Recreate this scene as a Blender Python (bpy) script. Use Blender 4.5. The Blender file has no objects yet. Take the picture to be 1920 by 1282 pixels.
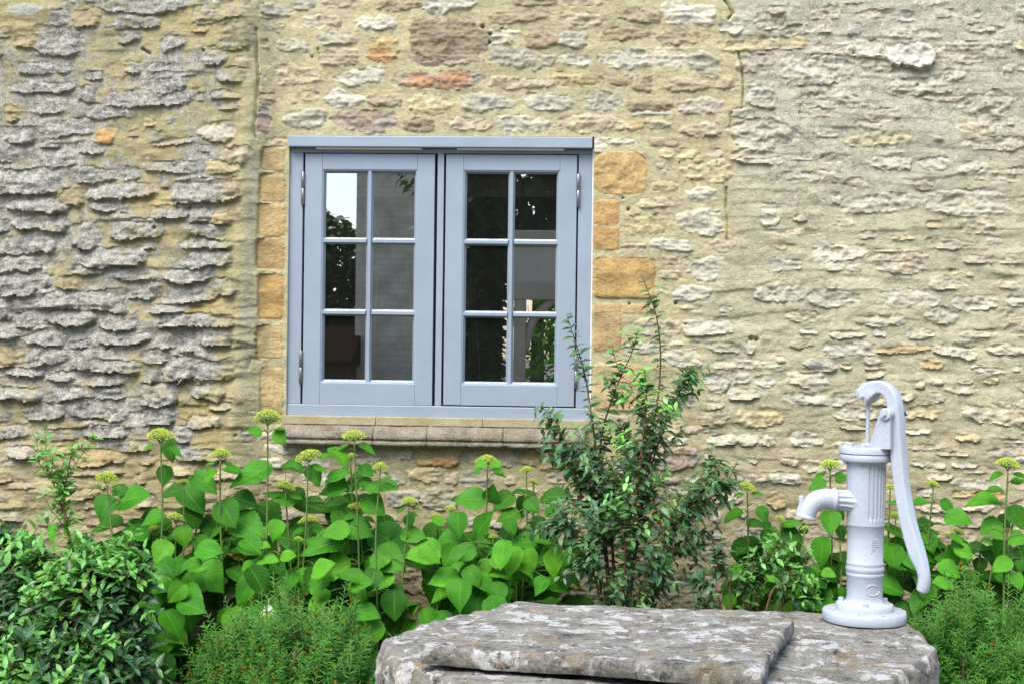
import bpy, bmesh, math, random
import numpy as np
from mathutils import Vector, Matrix

R = math.radians
random.seed(7)
scn = bpy.context.scene
COL = scn.collection

# ------------------------------------------------------------------ camera
F = 2666.67                       # focal length in photograph pixels (1920 wide)
YAW, PITCH, ROLL = R(3.2), R(-0.24), R(0.74)
CAMROT = Matrix.Rotation(YAW, 3, 'Z') @ Matrix.Rotation(R(90) + PITCH, 3, 'X') @ Matrix.Rotation(ROLL, 3, 'Z')
CAMLOC = Vector((0.0, 0.0, 1.5))
cam_d = bpy.data.cameras.new('camera')
cam_d.lens = 50.0
cam_d.sensor_width = 36.0
cam_d.clip_end = 400.0
cam_o = bpy.data.objects.new('camera', cam_d)
cam_o.matrix_world = Matrix.Translation(CAMLOC) @ CAMROT.to_4x4()
COL.objects.link(cam_o)
scn.camera = cam_o

# ------------------------------------------------------------------ light
SUN_EL, SUN_AZ = 56.0, 205.0      # compass azimuth of the sun (0 = +Y, clockwise): behind the camera, a little left
world = bpy.data.worlds.new('World')
scn.world = world
world.use_nodes = True
wn = world.node_tree.nodes
sky = wn.new('ShaderNodeTexSky')
sky.sky_type = 'NISHITA'
sky.sun_disc = False
sky.sun_elevation = R(SUN_EL)
sky.sun_rotation = R(SUN_AZ)
sky.air_density = 1.0
sky.dust_density = 1.3
sky.ozone_density = 1.0
bg = wn['Background']
bg.inputs['Strength'].default_value = 0.11
world.node_tree.links.new(sky.outputs['Color'], bg.inputs['Color'])
sun_d = bpy.data.lights.new('sun', 'SUN')
sun_d.energy = 1.5
sun_d.angle = R(40)
sun_d.color = (1.0, 0.95, 0.87)
sun_o = bpy.data.objects.new('sun', sun_d)
_az, _el = R(SUN_AZ), R(SUN_EL)
_dir = Vector((math.sin(_az) * math.cos(_el), math.cos(_az) * math.cos(_el), math.sin(_el)))
sun_o.rotation_euler = _dir.to_track_quat('Z', 'Y').to_euler()
sun_o.location = (0, -3, 8)
COL.objects.link(sun_o)
scn.view_settings.view_transform = 'Standard'
scn.view_settings.look = 'None'
scn.view_settings.gamma = 1.0
scn.view_settings.use_curve_mapping = False
scn.view_settings.exposure = 1.84
scn.render.engine = 'CYCLES'
scn.cycles.use_denoising = True
scn.cycles.max_bounces = 8
scn.cycles.transparent_max_bounces = 12
scn.cycles.caustics_reflective = False
scn.cycles.caustics_refractive = False

# ------------------------------------------------------------------ helpers
def ray(px, py):
    return CAMROT @ Vector(((px - 960) / F, -(py - 641) / F, -1.0))

def atY(px, py, Y):
    d = ray(px, py)
    return CAMLOC + d * ((Y - CAMLOC.y) / d.y)

def atZ(px, py, Z):
    d = ray(px, py)
    return CAMLOC + d * ((Z - CAMLOC.z) / d.z)

def atD(px, py, depth):
    return CAMLOC + ray(px, py) * depth

def atPlane(px, py, p, n):
    d = ray(px, py)
    return CAMLOC + d * ((p - CAMLOC).dot(n) / d.dot(n))

def lin(r, g, b, k=1.0):
    f = lambda c: (c / 12.92 if c <= 0.04045 else ((c + 0.055) / 1.055) ** 2.4)
    return (f(r / 255) * k, f(g / 255) * k, f(b / 255) * k)

def tag(o, label=None, cat=None, group=None, kind=None):
    if label: o['label'] = label
    if cat: o['category'] = cat
    if group: o['group'] = group
    if kind: o['kind'] = kind
    return o

WLOC = {}                          # world position of every parent
def empty(name, loc=(0, 0, 0), parent=None):
    o = bpy.data.objects.new(name, None)
    o.empty_display_size = 0.05
    COL.objects.link(o)
    o.location = loc
    WLOC[o.name] = Vector(loc)
    if parent:
        o.parent = parent
        o.location = Vector(loc) - WLOC[parent.name]
    return o

def link(name, me, parent=None, mat=None):
    o = bpy.data.objects.new(name, me)
    COL.objects.link(o)
    if mat is not None and not me.materials: me.materials.append(mat)
    if parent is not None:
        o.parent = parent
        o.matrix_parent_inverse = Matrix.Translation(WLOC[parent.name]).inverted()
    WLOC[o.name] = Vector((0, 0, 0))
    return o

def np_mesh(name, verts, faces, smooth=True, cols=None, attr='tint', uvs=None, extra=None):
    """verts Nx3, faces MxK (K fixed)"""
    verts = np.asarray(verts, dtype=np.float32); faces = np.asarray(faces, dtype=np.int32)
    me = bpy.data.meshes.new(name)
    k = faces.shape[1]; m = faces.shape[0]
    me.vertices.add(len(verts)); me.vertices.foreach_set('co', verts.ravel())
    me.loops.add(m * k); me.loops.foreach_set('vertex_index', faces.ravel())
    me.polygons.add(m)
    me.polygons.foreach_set('loop_start', np.arange(0, m * k, k, dtype=np.int32))
    me.polygons.foreach_set('loop_total', np.full(m, k, dtype=np.int32))
    me.polygons.foreach_set('use_smooth', np.full(m, smooth, dtype=bool))
    if cols is not None:
        a = me.color_attributes.new(attr, 'FLOAT_COLOR', 'POINT')
        c = np.ones((len(verts), 4), dtype=np.float32); c[:, :3] = cols
        a.data.foreach_set('color', c.ravel())
    if extra:
        for nm, arr in extra.items():
            a = me.attributes.new(nm, 'FLOAT', 'POINT')
            a.data.foreach_set('value', np.asarray(arr, dtype=np.float32))
    if uvs is not None:
        u = me.uv_layers.new(name='UVMap')
        u.data.foreach_set('uv', np.asarray(uvs, dtype=np.float32)[faces.ravel()].ravel())
    me.update(calc_edges=True)
    me.validate()
    return me

def bm_mesh(name, bm, smooth=False):
    me = bpy.data.meshes.new(name)
    bm.normal_update()
    bm.to_mesh(me); bm.free()
    if smooth:
        me.polygons.foreach_set('use_smooth', np.ones(len(me.polygons), dtype=bool))
    return me

def add_box(bm, x0, x1, y0, y1, z0, z1, bevel=0.0, seg=2):
    r = bmesh.ops.create_cube(bm, size=1.0)
    vs = r['verts']
    for v in vs:
        v.co = Vector(((x0 + x1) / 2 + v.co.x * (x1 - x0), (y0 + y1) / 2 + v.co.y * (y1 - y0), (z0 + z1) / 2 + v.co.z * (z1 - z0)))
    if bevel > 0:
        es = list({e for v in vs for e in v.link_edges})
        bmesh.ops.bevel(bm, geom=es, offset=bevel, segments=seg, affect='EDGES', profile=0.5)

def box_obj(name, x0, x1, y0, y1, z0, z1, mat, parent=None, bevel=0.0):
    bm = bmesh.new()
    add_box(bm, x0, x1, y0, y1, z0, z1, bevel)
    return link(name, bm_mesh(name, bm, smooth=False), parent, mat)

def tube_arrays(pts, rads, seg=8, closed_ends=True):
    pts = [Vector(p) for p in pts]
    n = len(pts)
    V = []; Fc = []
    prev = None
    for i in range(n):
        t = (pts[min(i + 1, n - 1)] - pts[max(i - 1, 0)]).normalized()
        if prev is None:
            a = Vector((0, 1, 0)) if abs(t.y) < 0.9 else Vector((1, 0, 0))
            nrm = (a - t * a.dot(t)).normalized()
        else:
            nrm = (prev - t * prev.dot(t)).normalized()
        prev = nrm
        b = t.cross(nrm)
        for k in range(seg):
            an = 2 * math.pi * k / seg
            V.append(pts[i] + (nrm * math.cos(an) + b * math.sin(an)) * rads[i])
    for i in range(n - 1):
        for k in range(seg):
            k2 = (k + 1) % seg
            Fc.append((i * seg + k, i * seg + k2, (i + 1) * seg + k2, (i + 1) * seg + k))
    if closed_ends:
        c0 = len(V); V.append(pts[0]); c1 = len(V); V.append(pts[-1])
        for k in range(seg):
            k2 = (k + 1) % seg
            Fc.append((c0, k2, k, c0)); Fc.append((c1, (n - 1) * seg + k, (n - 1) * seg + k2, c1))
    return V, Fc

class MB:
    """collects quads / triangles for one mesh"""
    def __init__(self): self.v = []; self.f = []; self.c = []
    def add(self, V, Fc, col=None):
        o = len(self.v)
        self.v += [tuple(p) for p in V]
        for q in Fc:
            if len(q) == 4 and q[0] == q[3]: q = q[:3]
            self.f.append(tuple(i + o for i in q))
        if col is not None: self.c += [col] * len(V)
    def tube(self, pts, rads, seg=8, col=None):
        if not hasattr(rads, '__len__'): rads = [rads] * len(pts)
        V, Fc = tube_arrays(pts, rads, seg); self.add(V, Fc, col)
    def mesh(self, name, smooth=True):
        me = bpy.data.meshes.new(name)
        me.from_pydata(self.v, [], self.f)
        if self.c:
            a = me.color_attributes.new('tint', 'FLOAT_COLOR', 'POINT')
            a.data.foreach_set('color', np.array([list(c) + [1.0] for c in self.c], dtype=np.float32).ravel())
        if smooth: me.polygons.foreach_set('use_smooth', np.ones(len(me.polygons), dtype=bool))
        me.update()
        return me

def catmull(pts, n=8):
    P = [Vector(p) for p in pts]
    P = [P[0] * 2 - P[1]] + P + [P[-1] * 2 - P[-2]]
    out = []
    for i in range(1, len(P) - 2):
        for k in range(n):
            t = k / n
            p0, p1, p2, p3 = P[i - 1], P[i], P[i + 1], P[i + 2]
            out.append(0.5 * ((2 * p1) + (p2 - p0) * t + (2 * p0 - 5 * p1 + 4 * p2 - p3) * t * t + (3 * p1 - p0 - 3 * p2 + p3) * t ** 3))
    out.append(P[-2])
    return out

# numpy lattice noise
_rng = np.random.RandomState(11)
_LAT = _rng.rand(512, 512).astype(np.float32) * 2 - 1
def vnoise(x, y, seed=0):
    x = x + seed * 37.13; y = y + seed * 91.7
    xi = np.floor(x).astype(int); yi = np.floor(y).astype(int)
    fx = (x - xi); fy = (y - yi)
    fx = fx * fx * fx * (fx * (fx * 6 - 15) + 10); fy = fy * fy * fy * (fy * (fy * 6 - 15) + 10)
    a = _LAT[xi & 511, yi & 511]; b = _LAT[(xi + 1) & 511, yi & 511]
    c = _LAT[xi & 511, (yi + 1) & 511]; d = _LAT[(xi + 1) & 511, (yi + 1) & 511]
    return (a * (1 - fx) + b * fx) * (1 - fy) + (c * (1 - fx) + d * fx) * fy
def fbm(x, y, freq, octv=4, seed=0, gain=0.5):
    s = 0; amp = 1.0; tot = 0
    for o in range(octv):
        s = s + amp * vnoise(x * freq, y * freq, seed + o * 3.1); tot += amp
        amp *= gain; freq *= 2.03
    return s / tot
def ridged(x, y, freq, octv=3, seed=0):
    s = 0; amp = 1.0; tot = 0
    for o in range(octv):
        s = s + amp * (1 - np.abs(vnoise(x * freq, y * freq, seed + o * 5.3)) * 2); tot += amp
        amp *= 0.5; freq *= 2.1
    return s / tot
def sstep(a, b, x):
    t = np.clip((x - a) / (b - a), 0, 1)
    return t * t * (3 - 2 * t)

# ------------------------------------------------------------------ materials
class NT:
    def __init__(self, name):
        self.m = bpy.data.materials.new(name); self.m.use_nodes = True
        self.t = self.m.node_tree; self.n = self.t.nodes
        self.b = self.n['Principled BSDF']
    def new(self, typ, **kw):
        nd = self.n.new(typ)
        for k, v in kw.items():
            if hasattr(nd, k): setattr(nd, k, v)
        return nd
    def ln(self, a, b): self.t.links.new(a, b)
    def pos(self):
        return self.new('ShaderNodeNewGeometry').outputs['Position']
    def noise(self, scale, detail=4, rough=0.55, vec=None, sc=None, dist=0.0):
        nd = self.new('ShaderNodeTexNoise')
        nd.inputs['Scale'].default_value = scale; nd.inputs['Detail'].default_value = detail
        nd.inputs['Roughness'].default_value = rough; nd.inputs['Distortion'].default_value = dist
        v = vec if vec is not None else self.pos()
        if sc is not None:
            mp = self.new('ShaderNodeMapping'); mp.inputs['Scale'].default_value = sc
            self.ln(v, mp.inputs['Vector']); v = mp.outputs['Vector']
        self.ln(v, nd.inputs['Vector'])
        return nd.outputs['Fac']
    def voro(self, scale, vec=None, feature='F1', out='Distance'):
        nd = self.new('ShaderNodeTexVoronoi'); nd.feature = feature
        nd.inputs['Scale'].default_value = scale
        self.ln(vec if vec is not None else self.pos(), nd.inputs['Vector'])
        return nd.outputs[out]
    def ramp(self, fac, stops, interp='LINEAR'):
        nd = self.new('ShaderNodeValToRGB'); nd.color_ramp.interpolation = interp
        e = nd.color_ramp.elements
        while len(e) < len(stops): e.new(0.5)
        for i, (p, c) in enumerate(stops):
            e[i].position = p
            e[i].color = (c, c, c, 1) if not hasattr(c, '__len__') else (c[0], c[1], c[2], 1)
        self.ln(fac, nd.inputs['Fac'])
        return nd.outputs['Color']
    def mix(self, fac, a, b, mode='MIX'):
        nd = self.new('ShaderNodeMix'); nd.data_type = 'RGBA'; nd.blend_type = mode
        for sock, val in (('Factor', fac), ('A', a), ('B', b)):
            s = [i for i in nd.inputs if i.name == sock and (i.type == ('VALUE' if sock == 'Factor' else 'RGBA'))][0]
            if hasattr(val, 'links') or hasattr(val, 'is_linked'): self.ln(val, s)
            elif sock == 'Factor': s.default_value = val
            else: s.default_value = (val[0], val[1], val[2], 1)
        return [o for o in nd.outputs if o.type == 'RGBA'][0]
    def math(self, op, a, b=None, clamp=False):
        nd = self.new('ShaderNodeMath'); nd.operation = op; nd.use_clamp = clamp
        for i, v in enumerate((a, b)):
            if v is None: continue
            if hasattr(v, 'is_linked'): self.ln(v, nd.inputs[i])
            else: nd.inputs[i].default_value = v
        return nd.outputs[0]
    def attr(self, name, out='Color'):
        nd = self.new('ShaderNodeAttribute'); nd.attribute_name = name
        return nd.outputs[out]
    def bump(self, height, strength=0.5, dist=0.01, normal=None):
        nd = self.new('ShaderNodeBump')
        nd.inputs['Strength'].default_value = strength; nd.inputs['Distance'].default_value = dist
        self.ln(height, nd.inputs['Height'])
        if normal is not None: self.ln(normal, nd.inputs['Normal'])
        return nd.outputs['Normal']
    def fin(self, color=None, rough=0.8, spec=0.3, normal=None, metallic=0.0):
        b = self.b
        if color is not None:
            if hasattr(color, 'is_linked'): self.ln(color, b.inputs['Base Color'])
            else: b.inputs['Base Color'].default_value = (color[0], color[1], color[2], 1)
        if hasattr(rough, 'is_linked'): self.ln(rough, b.inputs['Roughness'])
        else: b.inputs['Roughness'].default_value = rough
        b.inputs['Specular IOR Level'].default_value = spec
        b.inputs['Metallic'].default_value = metallic
        if normal is not None: self.ln(normal, b.inputs['Normal'])
        return self.m

def mat_masonry():
    t = NT('rubble_masonry')
    base = t.attr('tint'); lich = t.attr('lichen', 'Fac')
    v1 = t.noise(9, 5, 0.6, sc=(1, 1, 2.2))
    v2 = t.noise(55, 4, 0.65, sc=(1, 1, 1.6))
    v3 = t.noise(210, 3, 0.7)
    vv = t.math('ADD', t.math('MULTIPLY', v1, 0.35), t.math('ADD', t.math('MULTIPLY', v2, 0.4), t.math('MULTIPLY', v3, 0.42)))
    var = t.ramp(vv, [(0.40, 0.55), (0.58, 1.0), (0.76, 1.40)])
    c = t.mix(1.0, base, var, 'MULTIPLY')
    # grains of sand, dark pits
    pit = t.ramp(t.voro(95), [(0.0, 1.0), (0.09, 1.0), (0.14, 0.0)])
    pitsel = t.math('MULTIPLY', pit, t.ramp(t.noise(40, 2), [(0.5, 0.0), (0.68, 0.8)]))
    c = t.mix(pitsel, c, (0.10, 0.075, 0.04))
    # crusty grey lichen with white and dark specks
    ln1 = t.noise(42, 6, 0.72)
    ln2 = t.noise(150, 4, 0.7)
    lf = t.math('ADD', t.math('MULTIPLY', ln1, 0.5), t.math('MULTIPLY', ln2, 0.5))
    lcol = t.ramp(lf, [(0.35, (0.075, 0.072, 0.063)), (0.43, (0.18, 0.174, 0.155)), (0.505, (0.285, 0.278, 0.252)), (0.57, (0.42, 0.412, 0.38)), (0.645, (0.64, 0.63, 0.595))])
    ltone = t.attr('ltone', 'Fac')
    lcol = t.mix(t.math('ADD', t.math('MULTIPLY', ltone, 0.55), 0.12), lcol, t.mix(1.0, t.mix(1.0, lcol, base, 'MULTIPLY'), (3.5, 3.5, 3.5), 'MULTIPLY'))
    lmask = t.math('ADD', lich, t.math('MULTIPLY', t.math('SUBTRACT', t.noise(28, 6, 0.75), 0.5), 1.7))
    lmask = t.ramp(lmask, [(0.34, 0.0), (0.66, 0.94)])
    c = t.mix(lmask, c, lcol)
    # yellow lichen freckles
    yl = t.math('MULTIPLY', t.ramp(t.noise(17, 5, 0.7), [(0.62, 0.0), (0.70, 0.55)]), t.ramp(lich, [(0.05, 0.0), (0.3, 1.0)]))
    c = t.mix(yl, c, (0.34, 0.29, 0.09))
    h = t.math('ADD', t.math('MULTIPLY', v2, 0.5), t.math('MULTIPLY', v3, 0.5))
    nrm = t.bump(h, 0.75, 0.012)
    return t.fin(c, 0.92, 0.15, nrm)

def mat_paint(name, col, rough=0.35, bump=0.03, bscale=120, dirt=0.0, chips=0.0):
    t = NT(name)
    n = t.noise(6, 4, 0.6)
    var = t.ramp(n, [(0.3, 0.93), (0.7, 1.05)])
    c = t.mix(1.0, col, var, 'MULTIPLY')
    if dirt:
        d = t.ramp(t.noise(38, 6, 0.75), [(0.56, 0.0), (0.76, dirt)])
        c = t.mix(d, c, (0.24, 0.235, 0.21))
    if chips:
        d = t.ramp(t.voro(70), [(0.0, chips), (0.045, chips), (0.06, 0.0)])
        d = t.math('MULTIPLY', d, t.ramp(t.noise(12, 3), [(0.5, 0.0), (0.6, 1.0)]))
        c = t.mix(d, c, (0.10, 0.085, 0.07))
    nb = t.bump(t.math('ADD', t.noise(bscale, 3, 0.6), t.math('MULTIPLY', t.noise(bscale * 0.22, 3), 1.2)), bump * 4, 0.004)
    r = t.ramp(t.noise(30, 4), [(0.3, rough - 0.06), (0.7, rough + 0.1)])
    return t.fin(c, r, 0.45, nb)

def mat_leaf(name, c_hi, c_lo, rough=0.45, trans=0.35, attr=True, veins=True, spec=0.28):
    """waxy two-sided leaf; tint attribute (or object colour) shifts the hue"""
    t = NT(name)
    uv = t.new('ShaderNodeUVMap').outputs['UV']
    sep = t.new('ShaderNodeSeparateXYZ'); t.ln(uv, sep.inputs[0])
    au = t.math('ABSOLUTE', t.math('SUBTRACT', sep.outputs[0], 0.5))
    if attr: tint = t.attr('tint')
    else: tint = t.new('ShaderNodeObjectInfo').outputs['Color']
    n = t.noise(22, 4, 0.6)
    c = t.mix(t.ramp(n, [(0.3, 0.0), (0.7, 1.0)]), c_lo, c_hi)
    c = t.mix(1.0, c, tint, 'MULTIPLY')
    h = None
    if veins:
        ph = t.math('MULTIPLY', t.math('SUBTRACT', sep.outputs[1], t.math('MULTIPLY', au, 0.62)), 8.0)
        fr = t.math('ABSOLUTE', t.math('SUBTRACT', t.math('FRACT', ph), 0.5))
        vein = t.ramp(fr, [(0.0, 1.0), (0.055, 0.0)])
        mid = t.ramp(au, [(0.0, 1.0), (0.018, 0.6), (0.03, 0.0)])
        vm = t.math('MAXIMUM', t.math('MULTIPLY', vein, 0.55), mid)
        c = t.mix(t.math('MULTIPLY', vm, 0.55), c, (c_hi[0] * 2.4, c_hi[1] * 1.6, c_hi[2] * 2.2))
        h = t.math('SUBTRACT', t.math('MULTIPLY', t.math('SINE', t.math('MULTIPLY', fr, 6.28)), 0.35), t.math('MULTIPLY', vm, 0.5))
        h = t.math('ADD', h, t.math('MULTIPLY', t.noise(160, 3), 0.5))
    else:
        mid = t.ramp(au, [(0.0, 1.0), (0.03, 0.6), (0.06, 0.0)])
        c = t.mix(t.math('MULTIPLY', mid, 0.3), c, (c_hi[0] * 2.2, c_hi[1] * 1.7, c_hi[2] * 1.5))
        h = t.noise(120, 2)
    nb = t.bump(h, 0.5, 0.004)
    m = t.fin(c, rough, spec, nb)
    tr = t.new('ShaderNodeBsdfTranslucent')
    t.ln(t.mix(1.0, c, (1.5, 1.35, 0.6), 'MULTIPLY'), tr.inputs['Color'])
    ms = t.new('ShaderNodeMixShader'); ms.inputs[0].default_value = trans
    t.ln(t.b.outputs[0], ms.inputs[1]); t.ln(tr.outputs[0], ms.inputs[2])
    t.ln(ms.outputs[0], t.n['Material Output'].inputs['Surface'])
    return m

def mat_plain(name, c1, c2, scale=20, rough=0.8, bump=0.3, bscale=60, spec=0.3, dist=0.004, metallic=0.0):
    t = NT(name)
    c = t.mix(t.ramp(t.noise(scale, 5, 0.65), [(0.32, 0.0), (0.68, 1.0)]), c1, c2)
    return t.fin(c, rough, spec, t.bump(t.noise(bscale, 4, 0.65), bump, dist), metallic)

def mat_rock(name, horizontal=True):
    """weathered limestone slab: grey, black algae patches, white and orange lichen"""
    t = NT(name)
    sc = (1.0, 1.15, 1.0)
    n1 = t.noise(9, 8, 0.74, sc=sc)
    n2 = t.noise(40, 7, 0.82, sc=sc)
    n3 = t.noise(170, 5, 0.8)
    f = t.math('ADD', t.math('MULTIPLY', n1, 0.42), t.math('ADD', t.math('MULTIPLY', n2, 0.36), t.math('MULTIPLY', n3, 0.22)))
    c = t.ramp(f, [(0.38, (0.05, 0.047, 0.041)), (0.44, (0.155, 0.147, 0.125)), (0.505, (0.285, 0.272, 0.235)), (0.57, (0.38, 0.365, 0.32)), (0.66, (0.50, 0.49, 0.45))])
    wl = t.ramp(t.noise(14, 9, 0.70, sc=sc, dist=0.3), [(0.545, 0.0), (0.562, 0.92)])
    c = t.mix(wl, c, t.ramp(n3, [(0.3, (0.40, 0.395, 0.37)), (0.6, (0.66, 0.65, 0.62))]))
    oc = t.ramp(t.noise(8.5, 4, 0.6), [(0.56, 0.0), (0.66, 0.5)])
    c = t.mix(oc, c, (0.26, 0.21, 0.10))
    bl = t.ramp(t.noise(22, 9, 0.78, sc=sc), [(0.575, 0.0), (0.605, 0.85)])
    c = t.mix(bl, c, (0.035, 0.033, 0.03))
    orl = t.math('MULTIPLY', t.ramp(t.noise(4.2, 3, 0.5), [(0.55, 0.0), (0.62, 1.0)]), t.ramp(t.noise(30, 5, 0.7), [(0.57, 0.0), (0.64, 0.9)]))
    c = t.mix(orl, c, (0.52, 0.24, 0.03))
    h = t.math('ADD', t.math('MULTIPLY', n2, 1.0), t.math('MULTIPLY', n3, 0.5))
    return t.fin(c, 0.9, 0.2, t.bump(h, 0.9, 0.014))

M = {}
M['masonry'] = mat_masonry()
M['frame'] = mat_paint('grey_blue_paint', (0.265, 0.315, 0.372), 0.38, 0.012, 260)
M['pump'] = mat_paint('pale_gloss_metal_paint', (0.405, 0.445, 0.50), 0.22, 0.06, 130, dirt=0.35, chips=0.5)
M['steel'] = mat_plain('brushed_steel', (0.36, 0.35, 0.335), (0.28, 0.27, 0.26), 60, 0.32, 0.1, 300, 0.5, 0.001, 1.0)
M['rock'] = mat_rock('weathered_limestone')
M['slab'] = mat_rock('weathered_flagstone')
M['hyd'] = mat_leaf('hydrangea_leaf', (0.062, 0.255, 0.015), (0.036, 0.175, 0.010), 0.52, 0.27, attr=False, spec=0.22)
M['shrub'] = mat_leaf('shrub_leaf', (0.082, 0.185, 0.066), (0.055, 0.138, 0.050), 0.38, 0.24, veins=False, spec=0.5)
M['gloss'] = mat_leaf('glossy_leaf', (0.066, 0.150, 0.055), (0.042, 0.105, 0.04), 0.32, 0.22, veins=False, spec=0.42)
M['yew'] = mat_leaf('yew_needle', (0.062, 0.225, 0.018), (0.034, 0.15, 0.013), 0.55, 0.22, veins=False)
M['tree'] = mat_leaf('tree_leaf', (0.045, 0.11, 0.025), (0.025, 0.07, 0.018), 0.5, 0.25, veins=False)
M['stem'] = mat_plain('green_stem', (0.13, 0.20, 0.05), (0.10, 0.15, 0.045), 50, 0.6, 0.2, 150)
M['twig'] = mat_plain('red_brown_bark', (0.20, 0.10, 0.045), (0.11, 0.06, 0.035), 60, 0.75, 0.5, 180)
M['bark'] = mat_plain('brown_bark', (0.12, 0.09, 0.06), (0.06, 0.045, 0.03), 30, 0.9, 0.7, 80)
M['soil'] = mat_plain('garden_soil', (0.075, 0.055, 0.038), (0.035, 0.026, 0.018), 25, 0.95, 0.9, 90, 0.1, 0.02)
M['white'] = mat_plain('white_sealant', (0.72, 0.71, 0.67), (0.60, 0.59, 0.55), 40, 0.7, 0.2, 200)
M['dark'] = mat_plain('dark_gasket', (0.02, 0.022, 0.025), (0.03, 0.03, 0.032), 40, 0.6, 0.1, 200)
# ------------------------------------------------------------------ ground
YW = 5.6                           # plane of the window wall
def ground():
    t = NT('gravel_and_soil')
    c = t.ramp(t.noise(60, 5, 0.7), [(0.3, (0.10, 0.085, 0.06)), (0.5, (0.22, 0.19, 0.145)), (0.7, (0.34, 0.31, 0.25))])
    m = t.fin(c, 0.95, 0.15, t.bump(t.noise(140, 4, 0.7), 0.6, 0.01))
    V = [(-70, -80, 0), (70, -80, 0), (70, 60, 0), (-70, 60, 0)]
    o = link('ground', np_mesh('ground', V, [(0, 1, 2, 3)], False), None, m)
    tag(o, 'pale gravel ground in front of the house', kind='structure')
    # planting bed of dark soil along the wall, slightly raised and lumpy
    xs = np.linspace(-3.0, 2.3, 140); ys = np.linspace(3.6, 5.9, 60)
    X, Y = np.meshgrid(xs, ys, indexing='ij')
    Z = 0.05 + 0.035 * fbm(X, Y, 3, 4, 3) + 0.02 * fbm(X, Y, 18, 3, 5)
    edge = np.minimum.reduce([sstep(0, .12, X + 3.0), sstep(0, .12, 2.3 - X), sstep(0, .12, Y - 3.6)])
    Z = Z * edge - 0.02 * (1 - edge)
    idx = np.arange(140 * 60).reshape(140, 60)
    q = np.stack([idx[:-1, :-1], idx[1:, :-1], idx[1:, 1:], idx[:-1, 1:]], -1).reshape(-1, 4)
    o = link('flower_bed', np_mesh('flower_bed', np.stack([X, Y, Z], -1).reshape(-1, 3), q), None, M['soil'])
    tag(o, 'dark soil of the planting bed at the foot of the wall', kind='structure')
ground()

# ------------------------------------------------------------------ rubble walls
# every stone of the photograph: (x0, y0, x1, y1, colour) in the pixels of an enlarged tile
# colours: w white, c cream, g grey, t tan, b brown grey, o orange patch, r red, y yellow, p pink, q ochre, L lichen grey
TILES = []
TILES.append(('C', 480, 0, 3.84, [
 (30,35,240,128,'g'),(40,145,215,225,'c'),(330,110,500,205,'w'),(500,120,612,195,'c'),(725,110,1010,205,'w'),(470,-30,720,60,'c'),
 (880,-20,1210,75,'t'),(1220,-40,1590,80,'w'),(1110,145,1660,425,'b'),(1120,395,1640,470,'p'),(450,240,725,330,'g'),(455,360,735,470,'c'),
 (150,280,400,385,'g'),(805,270,1045,460,'o'),(1000,520,1630,630,'r'),(580,505,925,615,'w'),(140,480,450,615,'c'),(230,665,445,742,'c'),
 (500,660,770,775,'w'),(825,660,1060,775,'t'),(1105,675,1395,812,'y'),(1470,690,1840,800,'g'),(220,800,520,930,'g'),(570,810,1020,940,'p'),
 (1065,850,1285,955,'b'),(1390,855,1720,940,'c'),(1690,215,1900,325,'w'),(1690,360,2160,490,'g'),(1690,560,2150,640,'c'),
 (30,675,135,760,'t'),(30,810,125,950,'p'),(45,290,95,370,'c'),(45,525,75,590,'w'),(90,990,220,1060,'c'),(250,-20,430,70,'g')]))
TILES.append(('C', 960, 0, 3.84, [
 (-150,90,265,165,'t'),(360,100,660,195,'c'),(760,60,1085,165,'t'),(1090,30,1460,185,'w'),(90,235,330,340,'t'),(325,225,540,350,'g'),
 (650,205,995,290,'t'),(1050,220,1410,325,'t'),(635,360,1235,495,'w'),(1250,380,1520,540,'g'),(340,400,575,470,'w'),(1110,560,1600,660,'t'),
 (300,535,630,615,'q'),(700,555,870,625,'t'),(865,550,1020,655,'t'),(80,675,445,800,'w'),(520,660,775,795,'g'),(820,725,1155,800,'b'),
 (845,798,1150,834,'w'),(1205,715,1520,825,'g'),(-120,850,270,950,'w'),(330,835,840,945,'c'),(840,860,970,940,'q'),(960,870,1135,935,'c'),
 (1220,895,1515,1000,'c'),(370,-30,700,45,'c'),(0,-20,330,50,'t'),(705,1000,885,1050,'w'),(980,1000,1205,1060,'t'),(1065,1070,1330,1145,'y'),
 (1400,1080,1520,1140,'w'),(592,985,690,1105,'w')]))
TILES.append(('C', 1080, 300, 4.571, [
 (690,20,750,80,'c'),(735,85,795,120,'w'),(900,20,1340,165,'y'),(650,190,870,270,'y'),(940,230,1205,360,'w'),(515,325,895,410,'c'),
 (435,465,765,640,'y'),(850,425,1240,630,'w'),(400,700,605,775,'c'),(640,680,1000,780,'w'),(1155,670,1420,780,'c'),(720,825,900,905,'c'),
 (905,835,950,895,'c'),(715,945,900,1030,'c'),(955,830,1335,1040,'w'),(840,1090,1285,1210,'w'),(720,1105,800,1160,'y')]))
TILES.append(('R', 960, 0, 3.84, [
 (1475,140,1660,235,'g'),(1610,400,1900,520,'t'),(1565,785,1690,840,'g'),(1570,870,1870,1000,'g'),(1640,965,1920,1080,'g'),(1590,1090,1870,1145,'t'),
 (1690,590,1900,780,'g')]))
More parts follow.
